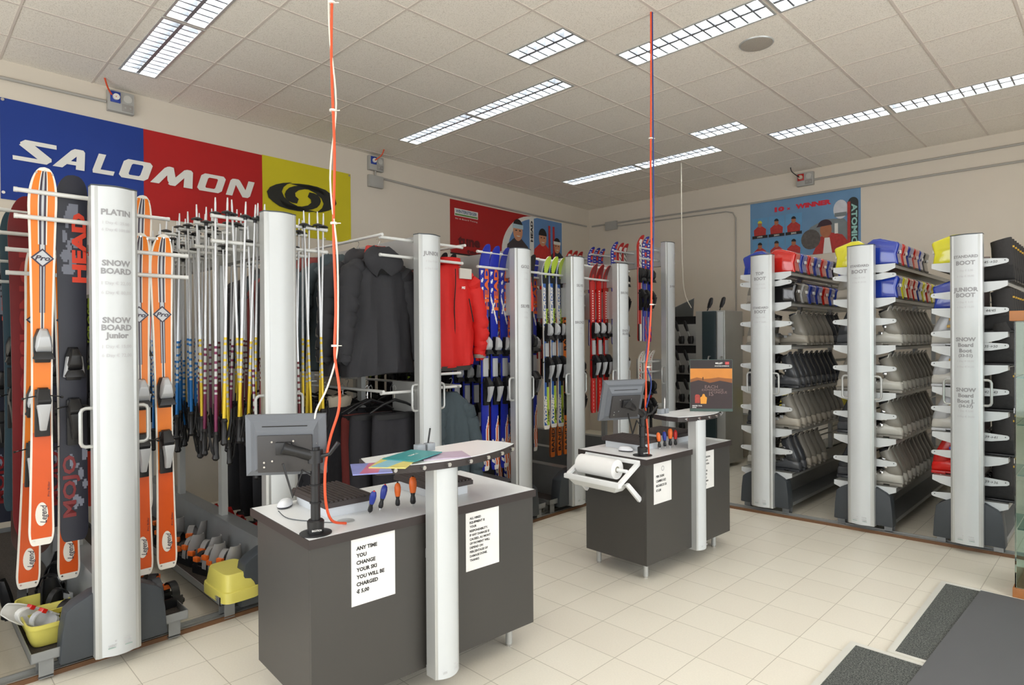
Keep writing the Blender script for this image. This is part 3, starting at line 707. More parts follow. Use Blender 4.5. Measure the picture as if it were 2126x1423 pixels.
BP={'grey':Proto(boot_(GB1,GB2,DB2,SILV)),'dark grey':Proto(boot_(DB1,DB2,BLKM)),'pearl grey':Proto(boot_(SB1,GB2,BLKM)),
'silver and amber':Proto(boot_(SB1,SILV,BLKM,GLD)),'red':Proto(boot_(mat('scarlet_boot_plastic',(214,34,26),.25),mat('red_boot_cuff',(190,30,26),.25),SILV,mat('blue_buckle',(60,80,180),.3)))}
BFAB=mat('black_boot_fabric',(36,35,35),.85,0,.15,40,.3); BFAB2=mat('charcoal_boot_fabric',(46,44,43),.85,0,.15,40,.3)
def sboot():
    t=thing('snowboard_boot','','boot')
    rr=[]
    for x,w,zt in ((0,.03,.07),(.01,.044,.12),(.05,.05,.16),(.11,.05,.15),(.16,.051,.115),(.21,.05,.09),(.25,.036,.07),(.262,.015,.05)):
        zc=.012;h=(zt-zc)/2
        rr.append([(x,w*math.copysign(abs(math.cos(q))**.7,math.cos(q)),zc+h+h*math.copysign(abs(math.sin(q))**.7,math.sin(q))) for q in [2*PI*j/14 for j in range(14)]])
    MB().loft(rr).build('foot',BFAB,t,smooth=True)
    MB().loft([sup(.07,0,.066,.048,.1),sup(.07,0,.062,.05,.16),sup(.075,0,.06,.052,.24),sup(.08,0,.06,.052,.29,tilt=-.25),sup(.08,0,.045,.04,.285,tilt=-.25)]).build('shaft',BFAB2,t,smooth=True)
    MB().bb((.0,-.045,0),(.255,.045,.016)).build('sole',BLK,t,bevel=.006)
    mb=MB()
    for i in range(6): mb.tube([(.14-.012*i+.03*(i<2),-.034,.12+.028*i),(.152-.012*i+.03*(i<2),0,.125+.028*i),(.14-.012*i+.03*(i<2),.034,.12+.028*i)],.0028,6)
    mb.build('laces',SILV,t)
    MB().bb((.006,-.008,.235),(.02,.008,.248)).build('heel_tab',GLD,t,bevel=.002)
    return t
BP['black']=Proto(sboot)
def junior_(c,tc):
    def f():
        t=thing('junior_boot','','boot')
        pr=[(.0,.0),(.012,.075),(-.006,.15),(.004,.166),(.06,.185),(.12,.205),(.17,.205),(.212,.175),(.235,.125),(.225,.10),(.2,.0)]
        rings=[]
        for y,k in ((-.05,.82),(-.047,.93),(-.036,1),(.036,1),(.047,.93),(.05,.82)):
            rings.append([(.108+(x-.108)*k,y,.09+(z-.09)*k) for x,z in pr])
        MB().loft(rings).build('shell',c,t,bevel=.012,seg=3)
        letters('lettering',[('Rebell',0,0,.022,.09)],(.115,-.0505,.128),(-1,0,0),(0,0,1),tc,t,.05,.3,off=.001).rotation_euler=(0,0,0)
        letters('lettering',[('Rebell',0,0,.022,.09)],(.115,.0505,.128),(-1,0,0),(0,0,1),tc,t,.05,.3,off=-.001)
        MB().bb((-.004,-.02,.085),(.004,.008,.108)).build('white_tag',PAPER,t)
        MB().tube([(.215,0,.12),(.235,0,.135),(.24,0,.12),(.228,0,.10),(.212,0,.09)],.003,6).build('pull_loop',BLK,t,smooth=True)
        MB().bb((.0,-.036,-.0),(.2,.036,.014)).build('sole',BLK,t,bevel=.003)
        return t
    return f
YT=mat('yellow_lettering',(214,206,50),.5)
JB={n:Proto(junior_(mat(n.replace(' ','_')+'_glossy_shell',c,.12,0,.02,coat=1),tc)) for n,c,tc in (('red',(204,34,26),YT),('blue',(34,62,168),YT),('yellow',(232,226,44),INK),('black',(30,30,32),YT),('grey',(142,142,140),YT))}

# ================================================================ boot racks (face -y; local x = towards the aisle, local y = world +x)
BR=['leftmost boot rack','middle boot rack','rightmost boot rack']
def boot_rack(i,cx,y0,texts,shR,shL,aR,aL,notes=()):
    t=thing('boot_rack',['boot rack with column lettered TOP BOOT nearest the poster wall corner','middle boot rack with column lettered STANDARD BOOT only','boot rack with tallest text, SNOW Board Boot, beside the glass case'][i],'rack',(cx,y0,0),(0,0,R(-90)),'mobile boot racks on the far rail')
    column(t,.06,2.275); base_mark(t,.105); col_text(t,texts); handles(t); cover(t,.215,.195); brackets(t,(-.17,.17))
    Lk=2.6; D=.225
    for s,sh,ar,n in ((1,shR,aR,'right'),(-1,shL,aL,'left')):
        for z in sh:
            w=s*D
            MB().bb((-Lk,s*.02,z-.006),(-.09,w,z)).bb((-Lk,w-s*.004,z-.03),(-.09,w,z+.004)).build('shelf',ALU,t)
            MB().prism([(s*.02,z-.075),(s*.02,z+.004),(w,z+.006),(w,z-.03),(w-s*.05,z-.052),(w-s*.12,z-.07)],0,-.088,-.08).build('shelf_bracket',PAN,t)
        for z in ar:
            w=s*(D+.005)
            MB().prism([(s*.02,z-.04),(s*.02,z+.028),(w-s*.01,z+.012),(w,z+.004),(w,z-.012),(w-s*.012,z-.02),(w-s*.1,z-.036)],0,-.088,-.08).build('support_arm',PAN,t)
            MB().cyl((-.08,s*.06,z-.005),(-Lk,s*.06,z-.005),.008,n=8).build('support_bar',ALU,t)
            MB().cyl((-.0795,w-s*.02,z),(-.078,w-s*.02,z),.004,n=8).build('screw',CAPM,t)
    mb=MB()
    for x in (-.15,-.9,-1.75,-Lk+.04): mb.bb((x-.02,-.018,.36),(x+.02,.018,2.2))
    mb.build('spine_posts',ALU,t)
    MB().prism([(-.20,.10),(-.205,.075),(.205,.075),(.20,.10),(.06,.12),(.05,.35),(-.05,.35),(-.06,.12)],0,-Lk,-.145).build('floor_beam',STEEL,t)
    for z,tx in notes: letters('size_note',[(tx,0,0,.018,None)],(-.0795,.13,z-.006),(0,1,0),(0,0,1),INK,t,.0,.2,off=.0006)
    return t
x1,x2,x3=-2.32,-1.535,-.845
zsR=[2.12,1.855,1.48,1.105,.745,.365]; zaR=[2.04,1.68,1.305,.93,.56]
boot_rack(0,x1,5.44,(('TOP',2.115,.026,1),('BOOT',2.07,.026,1),('1 Day € 8,00',2.02,.012,0),('6 Day € 30,00',1.985,.012,0),('STANDARD',1.815,.018,1),('BOOT',1.78,.026,1),('1 Day € 5,00',1.73,.012,0),('6 Day € 20,00',1.69,.012,0)),zsR,zsR[:6],zaR,zaR)
boot_rack(1,x2,5.46,(('STANDARD',2.115,.018,1),('BOOT',2.07,.028,1),('1 Day € 5,00',2.02,.012,0),('6 Day € 20,00',1.985,.012,0)),zsR,zsR,zaR,zaR,((zaR[0]-3,'')[:0] or ()))
z3R=[1.935,1.575,1.34,1.01,.69,.365]; a3R=[2.085,1.74,1.485,1.16,.84,.52]
z3L=[2.09,1.755,1.475,1.17,.835,.51]; a3L=[1.86,1.575,1.35,1.02,.69,.375]
r=boot_rack(2,x3,5.45,(('STANDARD',2.12,.019,1),('BOOT',2.075,.028,1),('1 Day € 5,00',2.02,.012,0),('6 Day € 20,00',1.98,.012,0),('JUNIOR',1.885,.028,1),('BOOT',1.845,.028,1),('1 Day € 3,00',1.795,.012,0),('6 Day € 12,00',1.76,.012,0),
 ('SNOW',1.53,.026,1),('Board',1.49,.026,1),('Boot',1.45,.026,1),('(33-51)',1.415,.02,1),('1 Day € 10,00',1.375,.012,0),('6 Day € 30,00',1.335,.012,0),('SNOW',1.17,.026,1),('Board',1.13,.026,1),('Boot J.',1.09,.026,1),('(34-37)',1.055,.02,1),('1 Day € 5,00',1.02,.012,0),('6 Day € 20,00',.98,.012,0)),
 z3R,z3L,a3R,a3L,((2.085,'45→50'),(1.74,'44/45'),(1.485,'35→50'),(1.16,'42→43'),(.84,'39→41'),(.52,'39→36')))
shn=['top','second','third','fourth','fifth','sixth']
def boots(i,cx,side,shelf,z,kinds,n,y0=5.66,pitch=.122,out=.25,first=0):
    rx=BR[i]; sd='right' if side>0 else 'left'
    for k in range(n):
        kd=kinds[k%len(kinds)] if isinstance(kinds,(list,tuple)) else kinds
        y=y0+pitch*k
        lab=f'{ordn[k]} {kd} {"snowboard" if kd=="black" else "ski"} boot from aisle, {shn[shelf]} shelf, {sd} of {rx}'
        BP[kd].get(lab,f'boots on the {shn[shelf]} shelf {sd} of the {rx}',(cx+side*out,y,z+.001),(0,0,(PI if side>0 else 0)+R(random.uniform(-3,3))),(1.03,-1.12 if side>0 else 1.12,1.05))
def juniors(i,cx,side,shelf,z,kinds,y0,pitch=.128,out=.232,tilt=0):
    rx=BR[i]; sd='right' if side>0 else 'left'
    for k,kd in enumerate(kinds):
        JB[kd].get(f'{ordn[k]} glossy {kd} junior boot from aisle, {shn[shelf]} shelf, {sd} of {rx}',f'glossy junior boots on the {shn[shelf]} shelf {sd} of the {rx}',(cx+side*out,y0+pitch*k,z+.002),(0,0,(PI if side>0 else 0)+R(random.uniform(-4,4))),(1.05,1.45,1.06))
random.seed(11)
juniors(0,x1,1,0,zsR[0],['red','blue','red','blue','red','blue','black','blue'],5.66,.172)
juniors(0,x1,1,1,zsR[1],['black','grey','blue','blue','red','blue','blue'],5.68,.178)
juniors(0,x1,-1,0,zsR[0],['blue','red','blue'],5.66,.18)
juniors(1,x2,1,0,zsR[0],['blue','red','blue','red','blue','black'],5.66,.18)
juniors(1,x2,1,1,zsR[1],['blue','yellow','red','red','blue','yellow','red','yellow','grey'],5.66,.17)
juniors(1,x2,-1,0,zsR[0],['yellow','blue'],5.66,.18)
juniors(2,x3,-1,0,z3L[0],['yellow','blue','red'],5.66,.18)
juniors(2,x3,-1,1,z3L[1],['blue','yellow','red'],5.66,.18)
boots(0,x1,1,2,zsR[2],['grey']*6+['dark grey']*4,9,5.86,.13)
boots(0,x1,1,3,zsR[3],'dark grey',9,5.66,.132)
boots(0,x1,1,4,zsR[4],'grey',10,5.66,.13)
boots(0,x1,1,5,zsR[5],['dark grey','dark grey','grey','grey','grey','grey'],6,5.66,.13)
for k,kd in ((1,'grey'),(2,'grey'),(3,'dark grey'),(4,'dark grey'),(5,'pearl grey')): boots(0,x1,-1,k,zsR[k],kd,4,5.72,.125)
boots(1,x2,1,2,zsR[2],'pearl grey',10,5.66,.132)
boots(1,x2,1,3,zsR[3],'pearl grey',10,5.66,.132)
boots(1,x2,1,4,zsR[4],'pearl grey',10,5.66,.132)
boots(1,x2,1,5,zsR[5],'pearl grey',10,5.66,.132)
for k,kd in ((1,'grey'),(2,'dark grey'),(3,'grey'),(4,'dark grey'),(5,'dark grey')): boots(1,x2,-1,k,zsR[k],kd,4,5.72,.125)
for k,z in enumerate(z3R[:6]): boots(2,x3,1,k,z,'black',10 if k==0 else 9,5.66,.128,.255)
for k,kd in ((2,'silver and amber'),(3,'silver and amber'),(4,'silver and amber'),(5,'red')): boots(2,x3,-1,k,z3L[k]-(.1 if k<2 else .0),kd,5,5.66,.125)

# ================================================================ work counters
def counter(x0,x1_,y0,y1,label,top=.79):
    t=thing('work_counter',label,'counter',((x0+x1_)/2,(y0+y1)/2,0)); a,b=(x1_-x0)/2,(y1-y0)/2; q=.028
    MB().bb((-a+.005,-b+.005,top-.006),(a-.005,b-.005,top)).build('worktop',WTOP,t)
    MB().bb((-a,-b,top-.036),(a,b,top-.006)).bb((-a,-b,top-.006),(a,-b+.005,top-.0005)).bb((-a,b-.005,top-.006),(a,b,top-.0005)).bb((-a,-b+.005,top-.006),(-a+.005,b-.005,top-.0005)).bb((a-.005,-b+.005,top-.006),(a,b-.005,top-.0005)).build('worktop_edge',EDGE,t)
    body=MB().bb((-a+.06,-b+.03,.115),(a-.03,b-.012,top-.036)).build('body',DGR,t)
    MB().bb((a-.029,-b+.012,.115),(a-.012,b-.012,top-.0365)).build('long_side_panel',DGR,t)
    MB().bb((-a+.06,-b+.012,.1155),(a-.0295,-b+.029,top-.0365)).build('end_panel',DGR,t)
    for sx in(-1,1):
        for sy in(-1,1):
            l=MB().cyl((sx*(a-.09),sy*(b-.11),.012),(sx*(a-.09),sy*(b-.11),.116),.017,n=16).build('leg',ALUL,t,smooth=True)
            MB().cyl((sx*(a-.09),sy*(b-.11),0),(sx*(a-.09),sy*(b-.11),.014),.015,n=16).build('foot',CHROME,l,smooth=True)
    return t
counter(-2.80,-2.165,1.12,2.315,'front dark grey work counter with white top, nearest the camera')
counter(-2.69,-2.125,3.345,4.43,'rear dark grey work counter with white top and paper roll holder')
def grommet(x,y,lab):
    t=MB().lathe([(.0,.0),(.036,0),(.036,.002),(.03,.003),(0,.003)],n=24).build('cable_grommet',ALUL,None,smooth=True); t.location=(x,y,.7905); tag(t,lab,'grommet')
grommet(-2.31,1.345,'round grey cable grommet in front counter top beside orange cable')
def pad(x,y,lab,w=.36,d=.235):
    t=thing('vice_pad',lab,'pad',(x,y,.79)); 
    MB().bb((-w/2+.02,-d/2+.02,0),(w/2-.02,d/2-.02,.045)).build('base_block',mat('pale_plinth',(208,212,216),.4),t)
    mb=MB(); mb.bb((-w/2,-d/2,.045),(w/2,d/2,.066))
    n=11
    for i in range(n):
        yy=-d/2+.012+(d-.024)*i/(n-1); mb.prism([(yy-.008,.066),(yy+.008,.066),(yy+.004,.074),(yy-.004,.074)],0,-w/2+.004,w/2-.004)
    mb.build('ridged_rubber_top',mat('dark_rubber',(58,50,48),.6),t)
pad(-2.565,1.405,'dark ridged rubber pad on white block left on front counter')
pad(-2.50,1.915,'dark ridged rubber pad behind the brochures on front counter')
pad(-2.475,3.66,'dark ridged rubber pad left on rear counter',.33,.24)
pad(-2.475,4.14,'dark ridged rubber pad right on rear counter',.33,.26)
OH=mat('orange_handle',(234,110,40),.4); BH=mat('blue_handle',(40,58,150),.4); RH=mat('red_handle',(206,48,40),.4)
def driver(x,y,z0,c,cap,lab,tx=0,ty=0,k=1):
    t=thing('screwdriver',lab,'screwdriver',(x,y,.79),(R(tx),R(ty),0),'screwdrivers standing in the counter tops'); t.scale=(.88*k,.88*k,.88*k)
    pr=[(.009,.012),(.0125,.02),(.0115,.035),(.0085,.048),(.0115,.062),(.0155,.085),(.016,.105),(.0125,.122),(.004,.13)]
    MB().lathe([(0,.012)]+pr[:6]+[(0,.085)],n=14).build('grip',BLK,t,smooth=True)
    MB().lathe([(0,.06),(.0122,.0605),(.0162,.085),(.0166,.105),(.013,.122),(.004,.131),(0,.131)],n=14).build('handle',c,t,smooth=True)
    MB().lathe([(0,.128),(.006,.129),(.003,.134),(0,.134)],n=10).build('handle_cap',cap,t,smooth=True)
    MB().cyl((0,0,.001),(0,0,.014),.003,n=8).build('shank',CHROME,t)
driver(-2.345,1.475,0,BH,RH,'leaning blue screwdriver with red cap on front counter',0,22)
driver(-2.36,1.535,0,BH,RH,'second blue screwdriver, more upright, beside the leaning one',-12,4)
driver(-2.34,1.615,0,OH,BLK,'shorter orange screwdriver standing on front counter')
driver(-2.315,1.68,0,OH,BLK,'taller orange screwdriver next to white lectern column',0,0,1.2)
driver(-2.29,3.735,0,OH,BLK,'leftmost orange screwdriver on rear counter',0,-6)
driver(-2.29,3.80,0,BH,OH,'blue screwdriver on rear counter',0,-3)
driver(-2.28,3.85,0,OH,BLK,'tallest orange screwdriver on rear counter',0,0,1.15)
driver(-2.27,3.90,0,RH,RH,'red screwdriver on rear counter')
def mouse(x,y,rz,lab,dk=False):
    t=thing('computer_mouse',lab,'mouse',(x,y,.79),(0,0,R(rz)))
    c=mat('mouse_white',(226,228,232),.3)
    MB().loft([sup(0,0,.048,.028,.002,16,2.4),sup(0,0,.051,.031,.009,16,2.4)]).build('mouse_base',mat('mouse_grey',(60,60,66),.4),t,smooth=True)
    MB().loft([sup(0,0,.050,.0305,.009,16,2.4),sup(-.002,0,.048,.029,.02,16,2.4),sup(-.006,0,.036,.021,.031,16,2.2),sup(-.008,0,.018,.01,.035,16,2)]).build('mouse_shell',c,t,smooth=True)
    MB().cyl((.025,-.003,.024),(.025,.003,.024),.007,n=12).build('scroll_wheel',BLK,t,smooth=True)
mouse(-2.71,1.245,-40,'white computer mouse on left of front counter')
mouse(-2.40,3.50,20,'white computer mouse behind pole base on rear counter')
def sign(yc,zc,x,lines,lab,w=.2,h=.27,logo=False):
    t=thing('paper_notice',lab,'notice',(x,yc,zc)); MB().bb((.0005,-w/2,-h/2),(.0025,w/2,h/2)).build('sheet',PAPER,t)
    n=len(lines); out=[]
    mb=MB()
    for st,xl,z,hh in lines:
        k=(st,.03,0)
        if k not in TX: TX[k]=text_raw(st,.03)
        wd=(max(v.x for v in TX[k][0])-min(v.x for v in TX[k][0]))*hh/.7
        lettering(mb,[(st,xl+wd/2,z,hh,None)],(.0027,0,0),(0,1,0),(0,0,1),0,.045,off=.0004)
    mb.build('printed_text',INK,t,recalc=False)
    if logo:
        m=MB(); m.loft([[(.003,r*math.cos(q),.085+r*math.sin(q)) for q in [i*PI/12 for i in range(24)]] for r in (.012,.016)],caps=False); m.build('ring_mark',GREYT,t,recalc=False)
F1=-2.165-.012
L1=['ANY TIME','YOU','CHANGE','YOUR SKI','YOU WILL BE','CHARGED','€ 5,00']
sign(1.40,.617,F1,[(s,-.078,.095-.029*i,.0145) for i,s in enumerate(L1)],'white notice beginning ANY TIME YOU CHANGE YOUR SKI on front counter')
L2=['ALL HIRED','EQUIPMENT IS','YOUR','RESPONSABILITY.','IF ANY DAMAGE IS','CAUSED, AU MONT','OF PAYMENT WILL','DEPEND ON','PERCENTAGE OF','DAMAGE DONE.','THANKS']
sign(1.975,.612,F1,[(s,-.078,.108-.0195*i,.0098) for i,s in enumerate(L2)],'white notice beginning ALL HIRED EQUIPMENT on front counter')
F2=-2.125-.012
sign(3.535,.625,F2,[(s,-.075,.04-.03*i,.014) for i,s in enumerate(['PER OGNI','CAMBIO SCI','RICARICO DI','€ 5,00'])],'white notice beginning PER OGNI on rear counter',logo=True)
sign(4.085,.62,F2,[(s,-.08,.09-.024*i,.011) for i,s in enumerate(["L'ATTREZZATURA",'NOLEGGIATA','E LA CUSTODIA','SONO A','CARICO DEL','CLIENTE: IN','EVENTUALI','DANNI VERRA','RICHIESTO'])],'white notice partly hidden behind rear lectern column')
# lectern columns with curved desk
def lectern(x,y,top,lab,ya,yb,peg,xb=-.26,bulge=.11):
    t=thing('standing_desk',lab,'desk',(x,y,0))
    mb=MB(); hw=.066
    mb.prism([(-.03,-hw),(.03,-hw),(.036,-hw+.01),(.036,hw-.01),(.03,hw),(-.03,hw)],2,.10,top-.028); mb.build('column',ALUL,t)
    k=hw*.84; arc=[(.0365+.02*(1-(u/k)**2),u) for u in [k*(i/8-1) for i in range(17)]]
    MB().prism([(.0362,-k)]+arc+[(.0362,k)],2,.10,top-.03).build('front_panel',PAN,t,smooth=True)
    letters('base_lettering',[('easystore',.01,.035,.01,.055),('WINTERSTEIGER',0,.012,.011,.085)],(.053,0,.115),(0,1,0),(0,0,1),LGREYT,t,.02)
    MB().bb((-.055,-.05,.105),(-.03,.05,.13)).bb((-.055,-.05,.6),(-.03,.05,.64)).build('fixing_plate',STEEL,t)
    n=20; front=[]
    for i in range(n+1):
        u=i/n; front.append((xb+.15+bulge*(1-(2*u-1)**2)+.07,ya+(yb-ya)*u))
    poly=[(xb,ya+.05)]+[(xb+.13,ya)]+front+[(xb+.13,yb),(xb,yb-.05)]
    MB().prism(poly,2,top-.034,top-.003).build('desk_edge',EDGE,t)
    cx=sum(p[0] for p in poly)/len(poly); cy=(ya+yb)/2
    MB().prism([(cx+(p[0]-cx)*.97,cy+(p[1]-cy)*.985) for p in poly],2,top-.003,top).build('desk_top',WTOP,t)
    for i in range(peg):
        u=(i+.5)/peg; px=xb+.15+bulge*(1-(2*u-1)**2)+.07; py=ya+(yb-ya)*u
        MB().lathe([(0,0),(.006,0),(.006,.012),(.009,.014),(.009,.02),(0,.02)],n=10).build('peg',CHROME,t,smooth=True,loc=(px-.001,py,top-.016)).rotation_euler=(0,R(90),0)
    return t
lectern(-2.135,1.70,1.035,'white standing desk with pegs in front of front counter, holding brochures',-.30,.49,7)
lectern(-2.14,3.95,1.02,'white standing desk with pegs in front of rear counter, holding poster stand',-.20,.40,6,xb=-.25,bulge=.09)
def brochure(c,w,h,rz,z,m,lab,ml=None,tx=None):
    t=thing('brochure',lab,'brochure',(c[0],c[1],z),(0,0,R(rz)),'brochures on the front standing desk')
    MB().bb((-w/2,-h/2,0),(w/2,h/2,.004)).build('cover',m,t)
    if ml: MB().prism(ml[0],2,.004,.0046).build('printed_band',ml[1],t)
    if tx: letters('title',[(tx,0,0,.014,.07)],(0,0,.0045),(0,1,0),(-1,0,0),PAPER,t)
BR1=mat('indigo_print',(136,142,200),.35,0,.5,9); 
brochure((-2.16,1.36),.15,.21,62,1.036,BR1,'bluish purple brochure at outer left of front desk',([(-.05,-.1),(.02,-.1),(.06,.1),(.0,.1)],mat('pink_print',(190,110,140),.4,0,.3,12)))
brochure((-2.165,1.475),.15,.21,40,1.041,mat('pale_yellow_print',(222,208,120),.35,0,.15,20),'yellow and cyan brochure in the middle of fan',([(-.07,-.1),(.0,-.1),(.05,.1),(-.03,.1)],mat('cyan_print',(140,190,206),.4,0,.2,12)))
brochure((-2.22,1.61),.16,.23,22,1.046,mat('teal_print',(60,148,150),.35,0,.08,20),'teal brochure on top of the fan',None,'SKI')
brochure((-2.165,1.735),.15,.21,-25,1.0355,mat('lilac_print',(190,176,196),.4,0,.15,20),'pale lilac brochure right under the teal one')
def penholder(x,y,z,lab,pen):
    t=thing('pen_holder',lab,'pen holder',(x,y,z)); m=mat('translucent_grey',(150,156,162),.25)
    for dy in (-.028,.028): MB().bb((-.018,dy-.022,0),(.018,dy+.022,.035)).build('cup',m,t,bevel=.004)
    p=thing('pen',pen,'pen',(x,y+.02,z+.03),(R(-18),R(-10),0)); MB().cyl((0,0,0),(0,0,.075),.0042,n=8).build('barrel',BLK if x<-2.29 and y<3 else PAPER,p,smooth=True); MB().cyl((0,0,.075),(0,0,.085),.0042,.002,n=8).build('pen_tip',SILV,p)
penholder(-2.33,1.755,1.035,'grey double pen holder at back of front desk','black pen leaning in the front desk pen holder')
penholder(-2.35,3.86,1.02,'grey double pen holder at left of rear desk','white pen leaning in the rear desk pen holder')
# mountain poster on the rear desk
t=thing('poster_stand','dark framed sunset mountain poster standing on rear desk','poster',(-2.16,4.20,1.021),(0,0,R(38)))
MB().bb((-.15,.0,.0),(.15,.008,.375)).build('backing_board',mat('green_glass_edge',(60,84,76),.3),t)
SK=mat('sunset_sky',(206,130,48),.5,0,.25,6); MB().bb((-.147,-.001,.19),(.147,0,.31)).build('printed_sky',SK,t)
MB().bb((-.147,-.0012,.31),(.147,0,.372)).build('printed_header',mat('header_black',(34,26,28),.5),t)
MB().prism([(-.147,.02),(.147,.02),(.147,.205),(.1,.215),(.06,.222),(.02,.212),(-.01,.206),(-.05,.218),(-.09,.226),(-.147,.21)],1,-.0022,-.0012).build('printed_mountains',mat('dusk_brown',(50,36,38),.5,0,.2,10),t)
MB().prism([(-.147,.232),(-.1,.246),(-.05,.235),(0,.238),(.05,.246),(.1,.24),(.147,.236),(.147,.2),(-.147,.2)],1,-.0012,-.001).build('printed_ridge',mat('ochre_ridge',(140,82,34),.5),t)
letters('poster_lettering',[('EACH',0,.178,.022,.09),('EXPERIENCE',.01,.155,.014,.15),('IS',.0,.128,.03,.03),('UNIQUE',.065,.138,.016,.09)],(0,-.0025,0),(1,0,0),(0,0,1),mat('muted_lettering',(136,112,108),.6),t,.0,off=.0008)
letters('logo_lettering',[('MILLET',.055,.348,.012,.05),('MOUNTAIN EXPERIENCE',.075,.328,.006,.1),('WINTER TOUR',-.1,.04,.008,.07),('2006',-.12,.028,.007,.03)],(0,-.0015,0),(1,0,0),(0,0,1),PAPER,t,.03,off=.001)
MB().bb((.098,-.003,.338),(.125,-.0013,.358)).build('logo_square',REDL,t)
MB().prism([(-.115,.06),(-.08,.06),(-.08,.115),(-.09,.122),(-.108,.122),(-.115,.112)],1,-.0032,-.0022).build('printed_rucksack',mat('rucksack_print',(166,60,50),.5,0,.4,60),t)
MB().prism([(-.075,.055),(-.035,.055),(-.03,.1),(-.042,.108),(-.048,.125),(-.06,.125),(-.066,.108),(-.078,.1)],1,-.0032,-.0022).build('printed_jacket',mat('jacket_print',(222,150,48),.5),t)
MB().prism([(-.06,.225),(-.056,.225),(-.055,.245),(-.058,.25),(-.061,.245)],1,-.0032,-.0022).build('printed_climber',INK,t)
# monitors on poles
def monitor(c,a,tilt,lab,labp,pole,ph,w=.305,h=.24):
    # panel back faces local -y
    t=thing('monitor',lab,'monitor',c,(R(tilt),0,R(a)))
    g=mat('monitor_grey',(98,102,108),.4); g2=mat('monitor_back',(56,54,54),.5)
    MB().loft([[(-w/2,.0,-h/2),(w/2,.0,-h/2),(w/2,.0,h/2),(-w/2,.0,h/2)],[(-w/2,-.02,-h/2),(w/2,-.02,-h/2),(w/2,-.02,h/2),(-w/2,-.02,h/2)],[(-w/2+.022,-.032,-h/2+.022),(w/2-.022,-.032,-h/2+.022),(w/2-.022,-.032,h/2-.022),(-w/2+.022,-.032,h/2-.022)]]).build('bezel',g,t)
    MB().loft([[(-.12,-.032,-.10),(.125,-.032,-.10),(.125,-.032,.095),(-.12,-.032,.095)],[(-.105,-.05,-.088),(.11,-.05,-.088),(.11,-.05,.06),(-.105,-.05,.06)]]).build('back_housing',g,t)
    MB().bb((-.1,-.06,-.1),(.105,-.05,.045)).build('rear_cover',g2,t,bevel=.003)
    m=MB(); 
    for i in range(3): m.prism([(-.044-.0*i,.078-.008*i),(-.0425,.079-.008*i),(-.0415-.0*i,.0765-.008*i),(-.043,.0755-.008*i)],0,-.085,.085)
    m.build('vent_slots',BLK,t)
    m=MB()
    for x,z in ((-.045,.02),(.035,.022),(-.045,-.055),(-.075,-.06),(-.075,-.078)): MB().cyl((x,-.0605,z),(x,-.063,z),.004,n=8).build('screw',CHROME,t)
    MB().bb((-.03,-.078,-.03),(.03,-.06,.02)).build('mount_plate',BLK,t,bevel=.004)
    MB().bb((-w/2+.015,.0,-h/2+.015),(w/2-.015,.002,h/2-.015)).build('screen',mat('dark_screen',(12,14,18),.1),t)
    p=thing('monitor_pole',labp,'monitor pole',(pole[0],pole[1],.79))
    MB().lathe([(0,0),(.062,0),(.062,.004),(.05,.006),(0,.006)],n=32).build('base_disc',BLK,p,smooth=True)
    MB().lathe([(0,.006),(.031,.006),(.033,.05),(.027,.056),(0,.056)],n=24).build('collar',BLK,p,smooth=True)
    letters('collar_lettering',[('ERGOTRON',0,0,.007,.036)],(.0315,-.012,.02),(.35,.94,0),(0,0,1),PAPER,p,.02,off=.002)
    MB().cyl((0,0,.05),(0,0,ph-.79-.02),.0185,n=20).build('pole',BLK,p,smooth=True)
    m=MB(); m.cyl((0,0,ph-.79-.07),(0,0,ph-.79-.02),.03,n=18); m.cyl((0,0,ph-.79-.02),(0,0,ph-.79-.01),.018,n=16); 
    mc=Vector(c)-Vector((pole[0],pole[1],.79)); dd=Vector((mc.x,mc.y,0)); 
    nrm=Matrix.Rotation(R(a),3,'Z')@Matrix.Rotation(R(tilt),3,'X')@Vector((0,-1,0)); end=mc+nrm*.085
    m.tube([(0,0,ph-.79-.045),end*.6+Vector((0,0,(ph-.79-.045)*.4)),end],[.026,.02,.024],12)
    m.build('swivel_arm',BLK,p,smooth=True)
    m=MB(); m.tube([(.02,.01,ph-.79-.045),(.05,.035,ph-.79-.035),(.075,.06,ph-.79+.01)],[.008,.007,.009],8); m.build('clamp_lever',BLK,p,smooth=True)
    for z in (.12,.19,.27):
        if z<ph-.87: MB().lathe([(.0187,0),(.0225,0),(.0225,.006),(.0187,.006)],c=(0,0,z),n=16).build('cable_strap',BLKM,p)
    m=MB(); m.tube([end+Vector((0,0,-.06)),end*.7+Vector((0,0,-.09)),Vector((0,0,ph-.79-.12))*.5+end*.4,(.0,0,ph-.79-.13)],.005,6); m.build('data_cable',BLK,p,smooth=True)
monitor((-2.385,1.12,1.142),53,3,'grey flat monitor seen from behind at left of front counter','black monitor pole with round base on front counter',(-2.285,1.186),1.14)
monitor((-2.285,3.255,1.17),68,16,'tilted grey flat monitor seen from behind on rear counter','black monitor pole with round base on rear counter',(-2.262,3.462),1.10,w=.30,h=.262)
